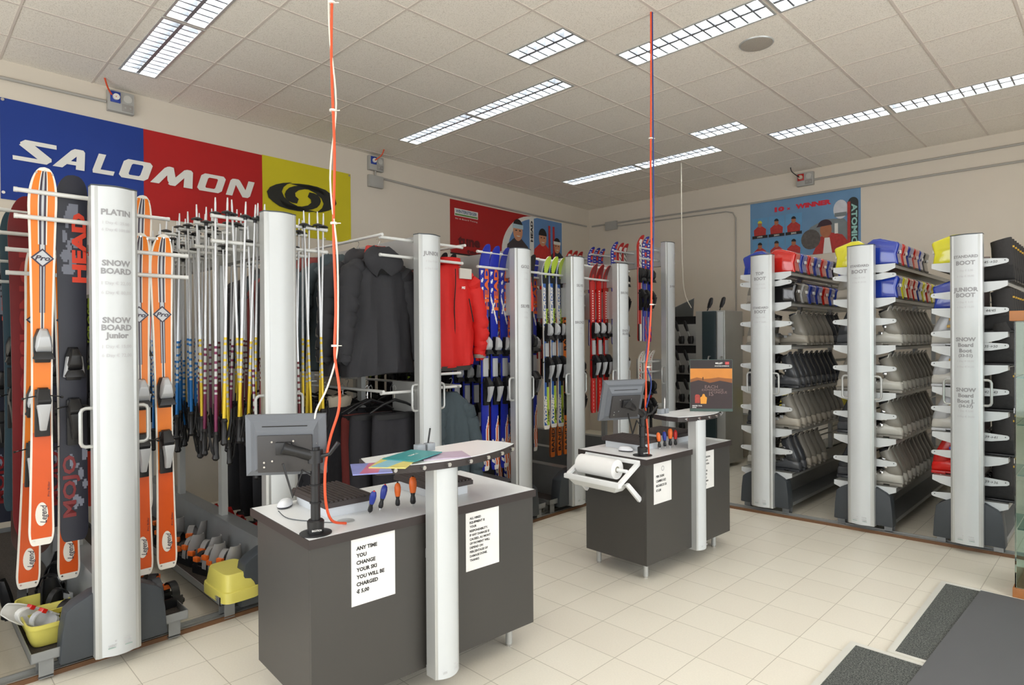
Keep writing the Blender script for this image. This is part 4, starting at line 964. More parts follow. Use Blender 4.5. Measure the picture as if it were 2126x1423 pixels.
# paper roll holder on the rear counter's end
t=thing('paper_roll_holder','white wall-type paper towel holder on end of rear counter','dispenser',(-2.40,3.372,.685))
WP=mat('white_plastic',(238,240,240),.3,0,.01)
a=.225; mb=MB()
mb.bb((-a,-.03,.065),(a,-.004,.095)); mb.build('upper_bar',WP,t,bevel=.006)
for s in(-1,1): MB().loft([[(s*a-s*.03,-.03,.06),(s*a,-.03,.06),(s*a,-.004,.098),(s*a-s*.03,-.004,.098)],[(s*a-s*.03,-.23,-.045),(s*a,-.23,-.045),(s*a,-.22,-.015),(s*a-s*.03,-.22,-.015)]]).build('side_arm',WP,t,bevel=.004)
MB().bb((-a,-.25,-.05),(a,-.215,-.018)).build('front_bar',WP,t,bevel=.008)
MB().loft([[(-a+.03,-.24,-.05),(a-.03,-.24,-.05),(a-.03,-.1,-.05),(-a+.03,-.1,-.05)],[(-a+.06,-.21,-.09),(a-.06,-.21,-.09),(a-.06,-.13,-.09),(-a+.06,-.13,-.09)]]).build('catch_tray',mat('frosted_plastic',(222,224,222),.3),t,bevel=.006)
for s in(-1,1): MB().loft([[(s*a-s*.02,-.17,-.04),(s*a,-.17,-.04),(s*a,-.14,-.03),(s*a-s*.02,-.14,-.03)],[(s*a-s*.02,-.03,-.17),(s*a,-.03,-.17),(s*a,-.003,-.15),(s*a-s*.02,-.003,-.15)]]).build('brace',WP,t,bevel=.003)
MB().cyl((a-.03,-.125,.035),(-a+.03,-.125,.035),.012,n=12).build('axle',WP,t,smooth=True)
t=thing('paper_roll','large white paper towel roll lying in the holder','paper roll',(-2.43,3.247,.722))
MB().cyl((-.15,0,0),(.15,0,0),.062,n=32).build('paper',mat('roll_paper',(244,244,242),.8),t,smooth=True)
MB().cyl((.15,0,0),(.151,0,0),.02,n=20).build('core',mat('cardboard',(150,146,130),.8),t)

# ================================================================ jackets and trousers
def fold(n,amp,ph,y,z): return amp*(math.sin(y*38+ph+z*3)*.6+math.sin(y*71-z*9+ph*2)*.4)
def jacket(name,lab,cat,loc,rz,c,hood=None,L=.84,shoul=.2,hem=.275,group=None,details=None,lin_=None,thick=1,hoodlow=True):
    t=thing(name,lab,cat,loc,(0,0,R(rz)),group); rnd=random.Random(hash(lab)%1000 if False else len(lab)*7)
    ph=rnd.uniform(0,6); n=56
    prof=[(-.0,.055,.045),(-.02,.075,.055),(-.05,.115,.065),(-.085,.155,.075),(-.13,shoul+.0,.082),(-.2,shoul+.03,.088),(-.32,shoul+.035,.092),(-.45,shoul+.042,.095),(-.58,(shoul+hem)/2+.02,.098),(-.7,hem-.01,.1),(-L+.025,hem,.102),(-L+.01,hem-.006,.098),(-L,hem-.004,.096)]
    rings=[]
    for z,w,d in prof:
        k=min(1,-z/.35); ring=[]
        for j in range(n):
            a=2*PI*j/n; c_,s_=math.cos(a),math.sin(a)
            y=w*math.copysign(abs(s_)**.8,s_); x=d*thick*math.copysign(abs(c_)**.7,c_)
            x+=fold(n,.02*k,ph,y,z)*(1 if c_>=0 else -1)
            ring.append((x,y,z+(.012*math.sin(y*9+ph) if z<-L+.03 else 0)))
        rings.append(ring)
    MB().loft(rings).build('torso',c,t,smooth=True)
    for s in(-1,1):
        pts=[(0,s*(shoul-.045),-.095),(.015,s*(shoul+.02),-.165),(.035,s*(shoul+.05),-.27),(.055,s*(shoul+.07),-.40),(.06,s*(shoul+.085),-.52),(.05,s*(shoul+.09),-.64),(.04,s*(shoul+.09),-.72),(.04,s*(shoul+.09),-.735)]
        rr=[.06,.078,.075,.068,.064,.056,.05,.044]
        mb=MB(); fine=[];fr=[]
        for i in range(len(pts)-1):
            for q in range(4):
                u=q/4; p=[pts[i][k]*(1-u)+pts[i+1][k]*u for k in range(3)]
                w=.007*math.sin((i*4+q)*1.9+ph+s)
                fine.append((p[0]+w,p[1]+w*.6,p[2])); fr.append(rr[i]*(1-u)+rr[i+1]*u+.005*math.sin((i*4+q)*2.3+ph))
        mb.tube(fine,fr,16).build('sleeve',c,t,smooth=True)
        MB().tube([(.04,s*(shoul+.09),-.715),(.04,s*(shoul+.09),-.745)],[.052,.05],14).build('cuff',details.get('cuff',c) if details else c,t,smooth=True)
    if hood:
        mb=MB(); rs=[]
        for k in range(11):
            u=k/10; a=PI*min(max(u,.02),.98)
            zz=.035-.18*u-.0; w=.04+.135*math.sin(a)**.55*(1-.25*u); d=.012+.034*math.sin(a)**.7+.012*u
            rs.append([(.07+.028*u+d*math.cos(q)*(1 if math.cos(q)>0 else .4),w*math.copysign(abs(math.sin(q))**.85,math.sin(q)),zz+.018*math.cos(q*2+1)*u+.012*math.sin(q*3+u*4)) for q in [2*PI*j/32 for j in range(32)]])
        mb.loft(rs).build('hood',hood,t,smooth=True)
    if lin_: MB().loft([sup(0,0,.06,.09,-.03,24,2,0),[(x+.004*math.sin(i*2.3),y,z+.006*math.cos(i*1.7)) for i,(x,y,z) in enumerate(sup(.01,0,.055,.105,.01,24,2))],[(x,y,z+.006*math.sin(i*2.1)) for i,(x,y,z) in enumerate(sup(.01,0,.05,.095,.045,24,2))],sup(.01,0,.03,.06,.05,24,2)]).build('collar_lining',lin_,t,smooth=True)
    MB().tube([(0,0,-.01),(0,0,.045),(0,.012,.07),(0,.024,.09),(0,.012,.108),(0,-.006,.1)],.0022,6).build('hanger_hook',CHROME,t,smooth=True)
    return t
JBK=mat('black_jacket_cloth',(40,40,44),.8,0,.1,30,.15); JCH=mat('charcoal_jacket_cloth',(50,50,54),.8,0,.1,30,.15); JSL=mat('slate_jacket_cloth',(66,78,84),.8,0,.08,30,.15)
JMR=mat('maroon_jacket_cloth',(128,52,48),.8,0,.1,30,.15); JTP=mat('taupe_jacket_cloth',(132,126,118),.8,0,.08,30,.15); JRD=mat('red_jacket_cloth',(200,20,14),.7,0,.06,30,.12); JLN=mat('red_lining',(184,58,50),.85,0,.15,30,.3); JBE=mat('beige_cloth',(184,174,154),.85,0,.08,30,.2)
JG='jackets hanging left of the JUNIOR column'
zt=2.155
jacket('jacket','large black hooded jacket with back turned outward, left of JUNIOR column','jacket',(-3.74,2.42,zt),0,JBK,JBK,.84,group=None,lin_=JLN,thick=1.0)
jacket('jacket','charcoal jacket with small square label directly behind the large black jacket','jacket',(-3.93,2.37,zt),4,JCH,JCH,.84,group=JG)
for i,(c,cn,dy) in enumerate(((JTP,'taupe',.12),(JSL,'slate blue',.0),(JSL,'lighter slate',-.03),(JMR,'dark red',-.03),(JBK,'black',0),(JCH,'charcoal',0),(JMR,'maroon',0),(JSL,'slate',0),(JBK,'deep black',0),(JCH,'dark charcoal',0),(JBK,'inky black',0))):  # rearmost jackets added to darken the gap seen behind the poles
    jacket('jacket',f'{cn} jacket, {ordn[i+2]} in the hanging row left of JUNIOR column','jacket',(-4.10-.155*i,2.36+dy,zt+random.uniform(-.02,.01)),random.uniform(-5,5),c,c if i%2 else None,.82,group=JG)
def badge(t,y,z,c,w=.018): MB().bb((.1,y-w/2,z-w/2),(.108,y+w/2,z+w/2)).build('square_label',c,t)
t=jacket('jacket','bright red jacket facing out with white chest logo, right of JUNIOR column','jacket',(-3.74,3.06,2.15),0,JRD,None,.80,.19,.225,details={'cuff':JTP})
MB().tube([(.106-.002*i,-.02+.004*math.sin(i),-.06-.06*i) for i in range(13)],.004,6).build('front_zip',BLKM,t,smooth=True)
MB().tube([(.1,.12,-.28),(.106,.135,-.36),(.11,.155,-.46)],.0045,6).build('pocket_zip',BLKM,t,smooth=True)
letters('chest_logo',[('MG',0,0,.018,.036)],(.108,.055,-.20),(0,1,0),(0,0,1),PAPER,t,.05,.2,off=.003)
MB().loft([sup(.0,.0,.098,.215,-.80,40,2.4),sup(-.01,0,.085,.2,-.835,40,2.4)]).build('hem_lining',mat('dark_lining',(70,66,64),.8),t,smooth=True)
MB().bb((.085,.03,-.13),(.1,.15,-.05),0,).build('clear_tag_sleeve',mat('plastic_sleeve',(200,196,188),.15),t,bevel=.003)
MB().loft([sup(.02,0,.06,.1,-.02,20,2),sup(.02,0,.06,.09,.03,20,2),sup(.02,0,.045,.07,.03,20,2),sup(.02,0,.04,.07,-.02,20,2)]).build('collar',JRD,t,smooth=True)
for i,(c,cn) in enumerate(((JTP,'taupe'),(JBK,'black'),(JMR,'maroon'),(JCH,'charcoal'))):
    jacket('jacket',f'{cn} jacket, {ordn[i+1]} in the hanging row right of JUNIOR column','jacket',(-3.93-.16*i,3.09,2.14),random.uniform(-4,4),c,None,.8,.17,.22,group='jackets hanging right of the JUNIOR column')
def hanger_trousers(loc,rz,c,lab,L=.62,w=.17,clip=True):
    h=thing('clothes_hanger','black clothes hanger holding '+lab.replace(', ',' ')[:200] if len(lab.split())<=12 else 'black clothes hanger of the '+' '.join(lab.replace(',','').split()[:11]),'hanger',loc,(0,0,R(rz)))
    MB().tube([(0,.0,-.06),(0,0,.0),(0,.012,.025),(0,.0,.05),(0,-.018,.035)],.003,6).build('hook',CHROME,h,smooth=True)
    MB().tube([(0,-.2,-.135),(.0,-.1,-.085),(0,0,-.055),(0,.1,-.085),(0,.2,-.135)],[.007,.009,.012,.009,.007],8).build('arms',BLK,h,smooth=True)
    t=thing('trousers',lab,'trousers',(loc[0],loc[1],loc[2]-.15),(0,0,R(rz)))
    rr=[]; n=44
    for z,ww,d in ((0,w*.95,.035),(-.03,w,.045),(-.2,w*1.02,.05),(-.4,w*.98,.05),(-L,w*.95,.045)):
        rr.append([(d*math.copysign(abs(math.cos(a))**.8,math.cos(a))+fold(0,.008,1,ww*math.sin(a),z)-.02*math.exp(-(math.sin(a)/.12)**2)*(1 if math.cos(a)>0 else -1),ww*math.copysign(abs(math.sin(a))**.8,math.sin(a)),z) for a in [2*PI*j/n for j in range(n)]])
    MB().loft(rr).build('legs',c,t,smooth=True)
    MB().loft([sup(0,0,.05,w*.97,-.002,30,2.6),sup(0,0,.052,w*.98,-.035,30,2.6)]).build('waistband',BLKM,t,smooth=True)
    return t
JT=mat('black_trouser_cloth',(34,33,38),.85,0,.12,30,.2)
hanger_trousers((-3.66,2.50,1.19),0,JT,'front pair of black trousers, hanging below the large black jacket',.62,.18)
hanger_trousers((-3.77,2.38,1.19),6,JT,'second pair of black trousers, just behind the front pair',.62,.18)
hanger_trousers((-3.88,2.42,1.18),-5,JMR,'dark red trousers, hanging behind the black pairs',.62,.2)
for i in range(6): hanger_trousers((-4.22-.27*i,2.42,1.18),random.uniform(-4,4),(JT,JCH)[i%2],f'{["black","charcoal"][i%2]} trousers, {ordn[i+3]} on low rail left of JUNIOR column',.75 if i<3 else .95,.24 if i<2 else .36)  # deeper, longer, wider pairs added to hide the lit wall behind the poles
for i in range(5): hanger_trousers((-4.1-.35*i,3.0,1.15),random.uniform(-4,4),(JT,JCH)[i%2],f'{["black","charcoal"][i%2]} trousers, {ordn[i+1]} on low rail right of JUNIOR column',.75,.22)
jacket('jacket','black and beige jacket hanging low behind the front monitor','jacket',(-4.02,2.27,1.11),10,JT,None,.6,.19,.22,lin_=JBE,details={'cuff':JBE})
t=jacket('jacket','slate blue jacket hanging low right of JUNIOR column','jacket',(-3.72,3.05,1.15),0,JSL,None,.5,.12,.15)

# ================================================================ things lying in the trays
def tub(lab,loc,rz,flip=False,sx=1):
    t=thing('storage_tub',lab,'tub',loc,(PI if flip else 0,0,R(rz)),None)
    o=[]; a,b,h=.15*sx,.105,.11
    MB().loft([sup(0,0,a*.78,b*.78,0,28,5),sup(0,0,a*.82,b*.82,.01,28,5),sup(0,0,a*.93,b*.93,h*.8,28,5),sup(0,0,a,b,h*.82,28,5),sup(0,0,a*1.02,b*1.03,h,28,5),sup(0,0,a*.96,b*.96,h,28,5),sup(0,0,a*.88,b*.88,h*.8,28,5),sup(0,0,a*.76,b*.76,.01,28,5)]).build('tub_shell',YEL,t,smooth=True)
    return t
tub('open yellow tub holding a snowboard binding at bottom left corner',(-3.755,.548,.116),0,False,.95)
tub('second yellow tub behind the open one in the leftmost tray',(-3.95,.55,.113),0)
for i in range(4): tub(['lowest','second','third','topmost'][i]+' of the upturned yellow tubs stacked at end of pole rack tray',(-3.655,1.375,.225+.012*i),2,True,1.1)
def binding(lab,loc,rz,tilt=0,base=BLK,strap=WHT,acc=OH):
    t=thing('snowboard_binding',lab,'binding',loc,(R(tilt),0,R(rz)),None)
    MB().loft([sup(0,0,.12,.05,0,20,3),sup(0,0,.12,.05,.015,20,3)]).bb((-.1,-.055,.0),(.09,-.045,.05)).bb((-.1,.045,.0),(.09,.055,.05)).build('baseplate',base,t,smooth=True)
    n=9; rs=[]
    for z,r,x0 in ((.03,.055,-.06),(.09,.058,-.07),(.15,.05,-.085),(.2,.036,-.10)):
        rs.append([(x0-r*.9*math.cos(q),r*math.sin(q),z) for q in [-1.5+3*i/n for i in range(n+1)]]+[(x0-(r-.006)*.9*math.cos(q),(r-.006)*math.sin(q),z) for q in [1.5-3*i/n for i in range(n+1)]])
    MB().loft(rs).build('highback',strap,t,smooth=True)
    for x,h in ((.055,.075),(-.03,.12)):
        MB().loft([[(x-.02,y,z),(x+.02,y,z),(x+.02,y*1.03,z+.008),(x-.02,y*1.03,z+.008)] for y,z in [(-.056*math.cos(q)*1.0,.04+h*math.sin(q)) for q in [PI*i/10 for i in range(11)]]]).build('strap',strap if x<0 else base,t,smooth=True)
        MB().bb((x-.022,.035,h*.55+.03),(x+.022,.06,h*.55+.06)).build('ratchet_buckle',acc,t,bevel=.004)
    return t
binding('white snowboard binding with red clip lying in the open yellow tub',(-3.74,.53,.20),20,55,SILV,mat('binding_white',(214,214,210),.35),REDL).scale=(.78,.8,.8)
for i,(x,y,rz) in enumerate(((-3.9,.62,20),(-4.15,.52,80),(-4.4,.66,-30),(-4.2,.98,10),(-3.72,1.03,100),(-3.95,1.0,60))):
    binding(['black snowboard binding deep in the leftmost tray','black snowboard binding second deep in leftmost tray','black snowboard binding farthest in leftmost tray','black binding far right side of leftmost tray','black and orange binding right of leftmost base cover','black binding behind the one right of leftmost cover'][i],(x,y,.115),rz,0,BLK,BLK if i!=4 else DB1,OH if i>2 else SILV)
wq=mat('binding_white_shaded',(150,148,146),.4)  # white highbacks coloured grey to stand for the shade over the tray
for i,(x,y,rz) in enumerate(((-3.95,1.44,200),(-4.07,1.40,195),(-4.22,1.42,205),(-4.36,1.38,190),(-4.62,1.45,230),(-4.85,1.40,200),(-5.1,1.44,180))):
    binding(f'{ordn[i]} white, black and orange binding behind yellow tubs in pole rack tray',(x,y,.115),rz,0,BLK,wq,OH)
for i,(x,y) in enumerate(((-4.2,1.85),(-4.6,1.82),(-4.9,1.86))): binding(f'{ordn[i]} red binding on right side of pole rack tray',(x,y,.115),40*i,0,BLK,REDL,REDL)

# ================================================================ wall hangings
def onleft(name,lab,cat,y,z,off=.0): return thing(name,lab,cat,(wx(y)+off,y,z),(0,0,R(92.7)))
def onback(name,lab,cat,x,z,off=.0): return thing(name,lab,cat,(x,wy(x)-off,z),(0,0,R(.7)))
def flat(t,nm,poly,y,m,d=.0012): return MB().prism(poly,1,-y-d,-y).build(nm,m,t)
def rect(a,b,c,d): return [(a,c),(b,c),(b,d),(a,d)]
def ell(cx,cz,rx,rz,a0=0,a1=360,n=20): return [(cx+rx*math.cos(R(a0+(a1-a0)*i/n)),cz+rz*math.sin(R(a0+(a1-a0)*i/n))) for i in range(n)]
# -- blue, red and yellow banner (origin at y=.625, z=2.67)
BB=mat('banner_blue',(12,52,136),.7,0,.12,2.5); BRD=mat('banner_red',(176,12,10),.7,0,.12,2.5); BY=mat('banner_yellow',(206,192,22),.7,0,.08,2.5); BW=mat('banner_white',(228,226,218),.7); BK=mat('banner_black',(34,34,26),.7)
t=onleft('wall_banner','long blue, red and yellow fabric banner lettered in white on left wall','banner',.625,2.67)
def cloth(x0,x1,z0,z1,m,nm,ph):
    n=24; vs=[];fs=[]
    mb=MB(); pl=[]
    for i in range(n+1):
        u=i/n; x=x0+(x1-x0)*u
        for j in range(7):
            v=j/6; d=.006+.003*math.sin(u*5+v*4+ph)*math.sin(v*PI)
            vs.append((x,-d,z0+(z1-z0)*v))
    for i in range(n):
        for j in range(6): a=i*7+j; fs.append((a,a+7,a+8,a+1))
    mb.add(vs,fs); mb.bb((x0,-.002,z0),(x1,-.0005,z1)); return mb.build(nm,m,t,smooth=True)
cloth(0,1.0,.0,.785,BB,'blue_field',0); cloth(1.0,2.093,.0,.785,BRD,'red_field',1); cloth(2.093,3.14,.0,.79,BY,'yellow_field',2)
GL={'S':[[(.0,.85),(.1,1),(.95,1),(1.0,.80),(.36,.80),(.05,.70)],[(.0,.72),(.05,.86),(.40,.80),(.97,.30),(1.0,.16),(.86,.0),(.60,.20)],[(.9,0),(0,0),(-.05,.19),(.62,.19),(.95,.1)]],
'A':[[(0,0),(.3,0),(.63,.72),(.66,1),(.45,1),(.36,.9)],[(.5,1),(.72,1),(.8,.9),(1,0),(.72,0),(.58,.72)],[(.25,.2),(.9,.2),(.86,.38),(.35,.38)]],
'L':[[(0,.14),(.06,0),(1,0),(1,.22),(.34,.22),(.34,1),(0,1)]],
'M':[[(0,0),(.2,0),(.36,.7),(.34,1),(.26,.97),(.2,.88)],[(.24,.96),(.3,1),(.4,.98),(.56,.3),(.46,.0),(.36,.25)],[(.4,.06),(.46,0),(.58,0),(.8,.8),(.74,1),(.66,.95)],[(.66,.94),(.72,1),(.82,1),(.88,.9),(1,0),(.78,0),(.7,.7)]],
'N':[[(0,0),(.27,0),(.27,.9),(.16,1),(.06,.98),(0,.88)],[(.06,.98),(.16,1),(.3,1),(.38,.94),(.98,.08),(.9,0),(.7,0)],[(.73,.06),(.8,0),(.92,0),(1,.12),(1,1),(.73,1)]]}
mb=MB(); h=.17
for ch,y0,y1,k in (('S',.70,.94,0),('A',.955,1.175,0),('L',1.225,1.385,0),('O',1.42,1.65,0),('M',1.675,2.035,0),('O',2.07,2.30,0),('N',2.345,2.58,0)):
    w=y1-y0; P=lambda p:(y0-.625+p[0]*w+p[1]*.055,-.0125,.318+p[1]*h)
    if ch=='O':
        q=[(.12,0),(.88,0),(1,.14),(1,.86),(.88,1),(.12,1),(0,.86),(0,.14)]; r=[(.34,.2),(.66,.2),(.7,.26),(.7,.74),(.66,.8),(.34,.8),(.3,.74),(.3,.26)]
        mb.loft([[P(p) for p in q],[P(p) for p in r]],caps=False)
    else:
        for e_,pg in enumerate(GL[ch]): mb.add([(q[0],q[1]-.0006*e_,q[2]) for q in map(P,pg)],[tuple(range(len(pg)))])
mb.build('lettering',BW,t,recalc=False)
def cres(cx,cz,a,b,a2,b2,t0,t1,dx,dz,n=28,rot=0):
    out=[];inn=[]
    for i in range(n+1):
        u=i/n; q=R(t0+(t1-t0)*u+rot); w=math.sin(PI*u)**.7
        ox,oz=a*math.cos(q),b*math.sin(q); ix,iz=a2*math.cos(q)+dx,b2*math.sin(q)+dz
        out.append((cx+ox,cz+oz)); inn.append((cx+ox+(ix-ox)*w,cz+oz+(iz-oz)*w))
    return out+inn[::-1]
mb=MB(); cx,cz=2.545,.42
CR=[(1690,573),(1640,574),(1600,580),(1568,592),(1552,612),(1560,640),(1585,662),(1620,685),(1670,702),(1720,713),(1775,720),(1830,722),(1785,711),(1740,698),(1680,670),(1645,642),(1632,615),(1642,594),(1662,581)]
CM=[(1655,612),(1672,598),(1700,591),(1740,588),(1790,591),(1840,605),(1868,622),(1885,648),(1862,636),(1835,622),(1800,613),(1760,608),(1725,612),(1706,624),(1708,640),(1726,655),(1716,676),(1690,671),(1668,661),(1652,645),(1648,628)]
for pg in (CR,CM):
    for sg in (1,-1):
        mb.add([(cx+sg*(x-1752)*.00203,-.0125,cz-sg*(y-650-.19*(x-1752))*.0022) for x,y in pg],[tuple(range(len(pg)))])
mb.build('swirl_emblem',BK,t,recalc=False)
m=MB()
for x,z in ((.015,.77),(.015,.05),(3.12,.77),(3.12,.03),(2.8,.01)): m.cyl((x,-.009,z),(x,-.014,z),.012,n=12)
m.build('eyelets',CHROME,t)
# -- red poster with three racers
t=onleft('wall_poster','red and blue poster with three smiling racers on left wall','poster',5.29,2.70)
PR=mat('poster_red',(168,16,18),.45,0,.2,1.6); PBL=mat('poster_sky',(96,136,186),.5,0,.25,2); SKN=mat('printed_skin',(214,150,112),.55,0,.1,12); HAT=mat('printed_black',(30,26,28),.6)
flat(t,'red_field',rect(0,2.43,0,.73),.002,PR)
arc=[(2.43,.0),(2.43,.725)]+[(1.72+.0-.62*math.cos(R(a)),.15+.56*math.sin(R(a))) for a in range(95,-16,-8)]
flat(t,'white_arc',[(2.43,0),(2.43,.73),(1.75,.73)]+[(1.72-.72*math.cos(R(a)),.13+.6*math.sin(R(a))) for a in range(85,-13,-7)],.0035,BW)
flat(t,'printed_sky',[(2.42,.002),(2.42,.725),(1.8,.725)]+[(1.75-.62*math.cos(R(a)),.13+.56*math.sin(R(a))) for a in range(82,-13,-7)],.005,PBL)
flat(t,'white_ski',rect(1.62,1.72,.0,.72),.0062,BW)
def racer(cx,cz,k,suit,hat,nm,band=None):
    flat(t,nm+'_suit',[(cx-.26*k,cz-.42*k),(cx+.26*k,cz-.42*k),(cx+.22*k,cz-.2*k),(cx+.08*k,cz-.1*k),(cx-.08*k,cz-.1*k),(cx-.22*k,cz-.2*k)],.0072,suit)
    flat(t,nm+'_face',ell(cx,cz,.1*k,.135*k),.0085,SKN)
    flat(t,nm+'_hat',ell(cx,cz+.05*k,.108*k,.125*k,0,180)+[(cx-.108*k,cz+.05*k)],.0098,hat)
    if band: flat(t,nm+'_band',rect(cx-.112*k,cx+.112*k,cz+.04*k,cz+.10*k),.011,band)
    flat(t,nm+'_smile',ell(cx+.01,cz-.06*k,.04*k,.014*k,180,360)+[(cx+.05*k,cz-.06*k)],.0098,BW)
    flat(t,nm+'_eyes',rect(cx-.055*k,cx-.02*k,cz+.005*k,cz+.02*k),.0098,HAT); flat(t,nm+'_eye',rect(cx+.025*k,cx+.06*k,cz+.005*k,cz+.02*k),.0098,HAT)
racer(1.35,.46,1.05,mat('printed_dark_suit',(70,62,66),.6),HAT,'racer',mat('printed_band',(178,204,214),.6))
racer(1.93,.42,.9,mat('printed_red_suit',(204,50,44),.6,0,.2,20),HAT,'second_racer')
racer(2.29,.33,.8,mat('printed_navy_suit',(50,56,70),.6),HAT,'third_racer',BW)
for x in (2.08,2.19): flat(t,'printed_ski',[(x,0),(x+.05,0),(x+.04,.64),(x-.01,.64)],.0085,mat('poster_ski_red',(186,44,48),.5,0,.6,30))
letters('ski_lettering',[('HEAD',0,0,.05,.32)],(1.67,-.0075,.5),(0,0,1),(-1,0,0),HAT,t,.05,off=.001)
flat(t,'logo_label',rect(.08,.52,.52,.62),.0035,BW); flat(t,'logo_stripe',rect(.09,.51,.53,.55),.005,mat('logo_green',(96,140,70),.6))
letters('logo_lettering',[('WINTERSTEIGER',.30,.585,.04,.4)],(0,-.005,0),(1,0,0),(0,0,1),mat('logo_blue',(60,90,130),.6),t,.03)
letters('title_lettering',[('tune',.35,.20,.13,.42),('tech',.45,.06,.06,.3)],(0,-.0035,0),(1,0,0),(0,0,1),mat('dark_red_print',(92,18,24),.6),t,.05)
letters('strap_line',[('Ski & Board Tuning',.3,.485,.018,.42)],(0,-.0035,0),(1,0,0),(0,0,1),BW,t,.0)
flat(t,'dark_footer',rect(.0,.9,.0,.02),.0035,HAT)
# -- winner poster on the far wall
t=onback('wall_poster','pale blue poster reading 10 x WINNER with racers above boot rack','poster',-3.775,2.63)
flat(t,'printed_sky',rect(0,1.39,0,.79),.002,mat('ice_blue_print',(104,144,180),.5,0,.2,3))
letters('title_lettering',[('10',.40,.655,.055,.13),('x',.52,.65,.035,.05),('WINNER',.83,.655,.055,.44)],(0,-.0035,0),(1,0,0),(0,0,1),mat('title_red',(206,36,56),.6),t,.07)
RS=mat('printed_race_suit',(176,50,44),.6,0,.4,30); SKY2=mat('cell_sky',(96,150,190),.6,0,.15,8); TAN=mat('printed_tan',(170,106,72),.6,0,.2,20)
for i in range(3):
    for j in range(2):
        x0=.03+.225*i; z0=.29-.30*j
        flat(t,'photo_cell',rect(x0,x0+.21,z0,z0+.28),.0035,SKY2); flat(t,'caption_bar',rect(x0,x0+.21,z0,z0+.04),.0065,HAT)
        c=x0+.105
        flat(t,'figure_suit',[(c-.08,z0+.04),(c+.08,z0+.04),(c+.085,z0+.12),(c+.03,z0+.165),(c-.03,z0+.165),(c-.085,z0+.12)],.005,RS)
        flat(t,'figure_face',ell(c,z0+.19,.028,.04),.0065,TAN); flat(t,'figure_hat',ell(c,z0+.205,.031,.038,0,180),.0078,YT if i+j==0 else HAT)
        if j==0: letters('year_lettering',[(('1999','2001','2002')[i],0,0,.022,.07)],(c,-.008,z0+.02),(1,0,0),(0,0,1),BW,t,.02)
GR=mat('printed_grey',(120,128,130),.6,0,.3,8)
flat(t,'helmet_figure_suit',[(.68,.2),(.8,.36),(.98,.44),(1.2,.42),(1.28,.3),(1.28,.1),(.9,.05)],.0035,GR)
flat(t,'helmet',ell(1.16,.54,.085,.12),.005,mat('printed_white_helmet',(206,206,210),.6,0,.15,14)); flat(t,'goggles',rect(1.09,1.23,.45,.50),.0065,GR)
flat(t,'trophy_globe',ell(.80,.20,.12,.13),.0065,mat('globe_glass',(86,80,76),.3,0,.7,24))
flat(t,'racer_suit',[(.82,.0),(1.25,.0),(1.25,.12),(1.18,.22),(1.05,.26),(.92,.22)],.005,RS); flat(t,'racer_jersey',[(.95,0),(1.06,0),(1.03,.2),(.97,.2)],.0078,BW)
flat(t,'racer_face',ell(.985,.30,.07,.10),.0078,TAN); flat(t,'racer_cap',ell(.975,.36,.085,.075,0,180)+[(.87,.345)],.009,mat('cap_navy',(58,34,44),.6)); flat(t,'goggle_case',rect(1.09,1.13,.24,.37),.009,BW)
flat(t,'printed_ski',[(1.24,.02),(1.36,.02),(1.365,.6)]+ell(1.305,.6,.06,.07,0,180)+[(1.245,.6)],.009,mat('printed_ski_black',(36,42,40),.5)); flat(t,'printed_ski_red_edge',rect(1.24,1.275,.03,.62),.0103,RS)
letters('ski_lettering',[('ATOMIC',0,0,.06,.50)],(1.32,-.0105,.34),(0,0,-1),(1,0,0),mat('mint_print',(150,196,186),.6),t,.04)

# ================================================================ conduits, sockets, cables
def conduit(lab,pts,r=.013,cl=None):
    t=thing('conduit',lab,'conduit',(0,0,0)); MB().tube(pts,r,10).build('pipe',PIPE,t,smooth=True)
    for p in (cl or []): MB().lathe([(.0,-.01),(r+.006,-.01),(r+.006,.01),(0,.01)],c=p,n=10).build('clip',PIPE,t)
def wl(y,z,o=.016): return (wx(y)+o,y,z)
def wb(x,z,o=.016): return (x,wy(x)-o,z)
conduit('grey conduit on left wall running into the leftmost socket box',[wl(-1.8,3.60),wl(.3,3.60),wl(1.335,3.615)])
conduit('grey conduit on left wall from junction box to the room corner',[wl(4.2,3.49),wl(5.3,3.465),wl(7,3.455),wl(8.38,3.46)])
conduit('grey conduit along far wall from corner over the winner poster',[wb(-6.5,3.46),wb(-5.5,3.45),wb(-3.8,3.42),wb(-.8,3.41),wb(2.4,3.41)])
conduit('upper grey conduit on far wall running right from red socket box',[wb(-2.93,3.60),wb(-.8,3.595),wb(2.4,3.59)])
conduit('thin grey conduit dropping down far wall to the low socket box',[wb(-5.98,3.40),wb(-4.12,3.36),wb(-4.02,3.33),wb(-3.98,3.25),wb(-3.98,2.4),wb(-3.98,1.76)],.009)
def sockbox(t,w,h,face,plug,round_=True):
    MB().bb((-w/2,-.055,-h/2),(w/2,-.0005,h/2)).build('housing',SBOX,t,bevel=.005)
    MB().bb((-w*.42,-.066,-h*.1),(-w*.04,-.054,h*.42)).build('coloured_flap',face,t,bevel=.004)
    MB().cyl((-w*.22,-.064,h*.15),(-w*.22,-.085,h*.15),w*.13,n=16).build('plug',plug,t,smooth=True)
    MB().cyl((w*.24,-.054,h*.18),(w*.24,-.06,h*.18),w*.17,n=20).build('outlet',mat('outlet_grey',(190,188,180),.5),t,smooth=True)
    MB().bb((w*.02,-.06,-h*.42),(w*.44,-.054,-h*.08)).build('cover_plate',mat('plate_grey',(150,146,140),.5),t,bevel=.003)
    for sx in (-.1,.1): MB().cyl((w*(.24+sx),-.06,-h*.25),(w*(.24+sx),-.063,-h*.25),w*.04,n=10).build('small_port',SBOX,t)
t=onleft('socket_box','grey socket box with blue flap on left wall over the blue banner','socket',1.44,3.63); sockbox(t,.2,.18,SBLUE,WHT)
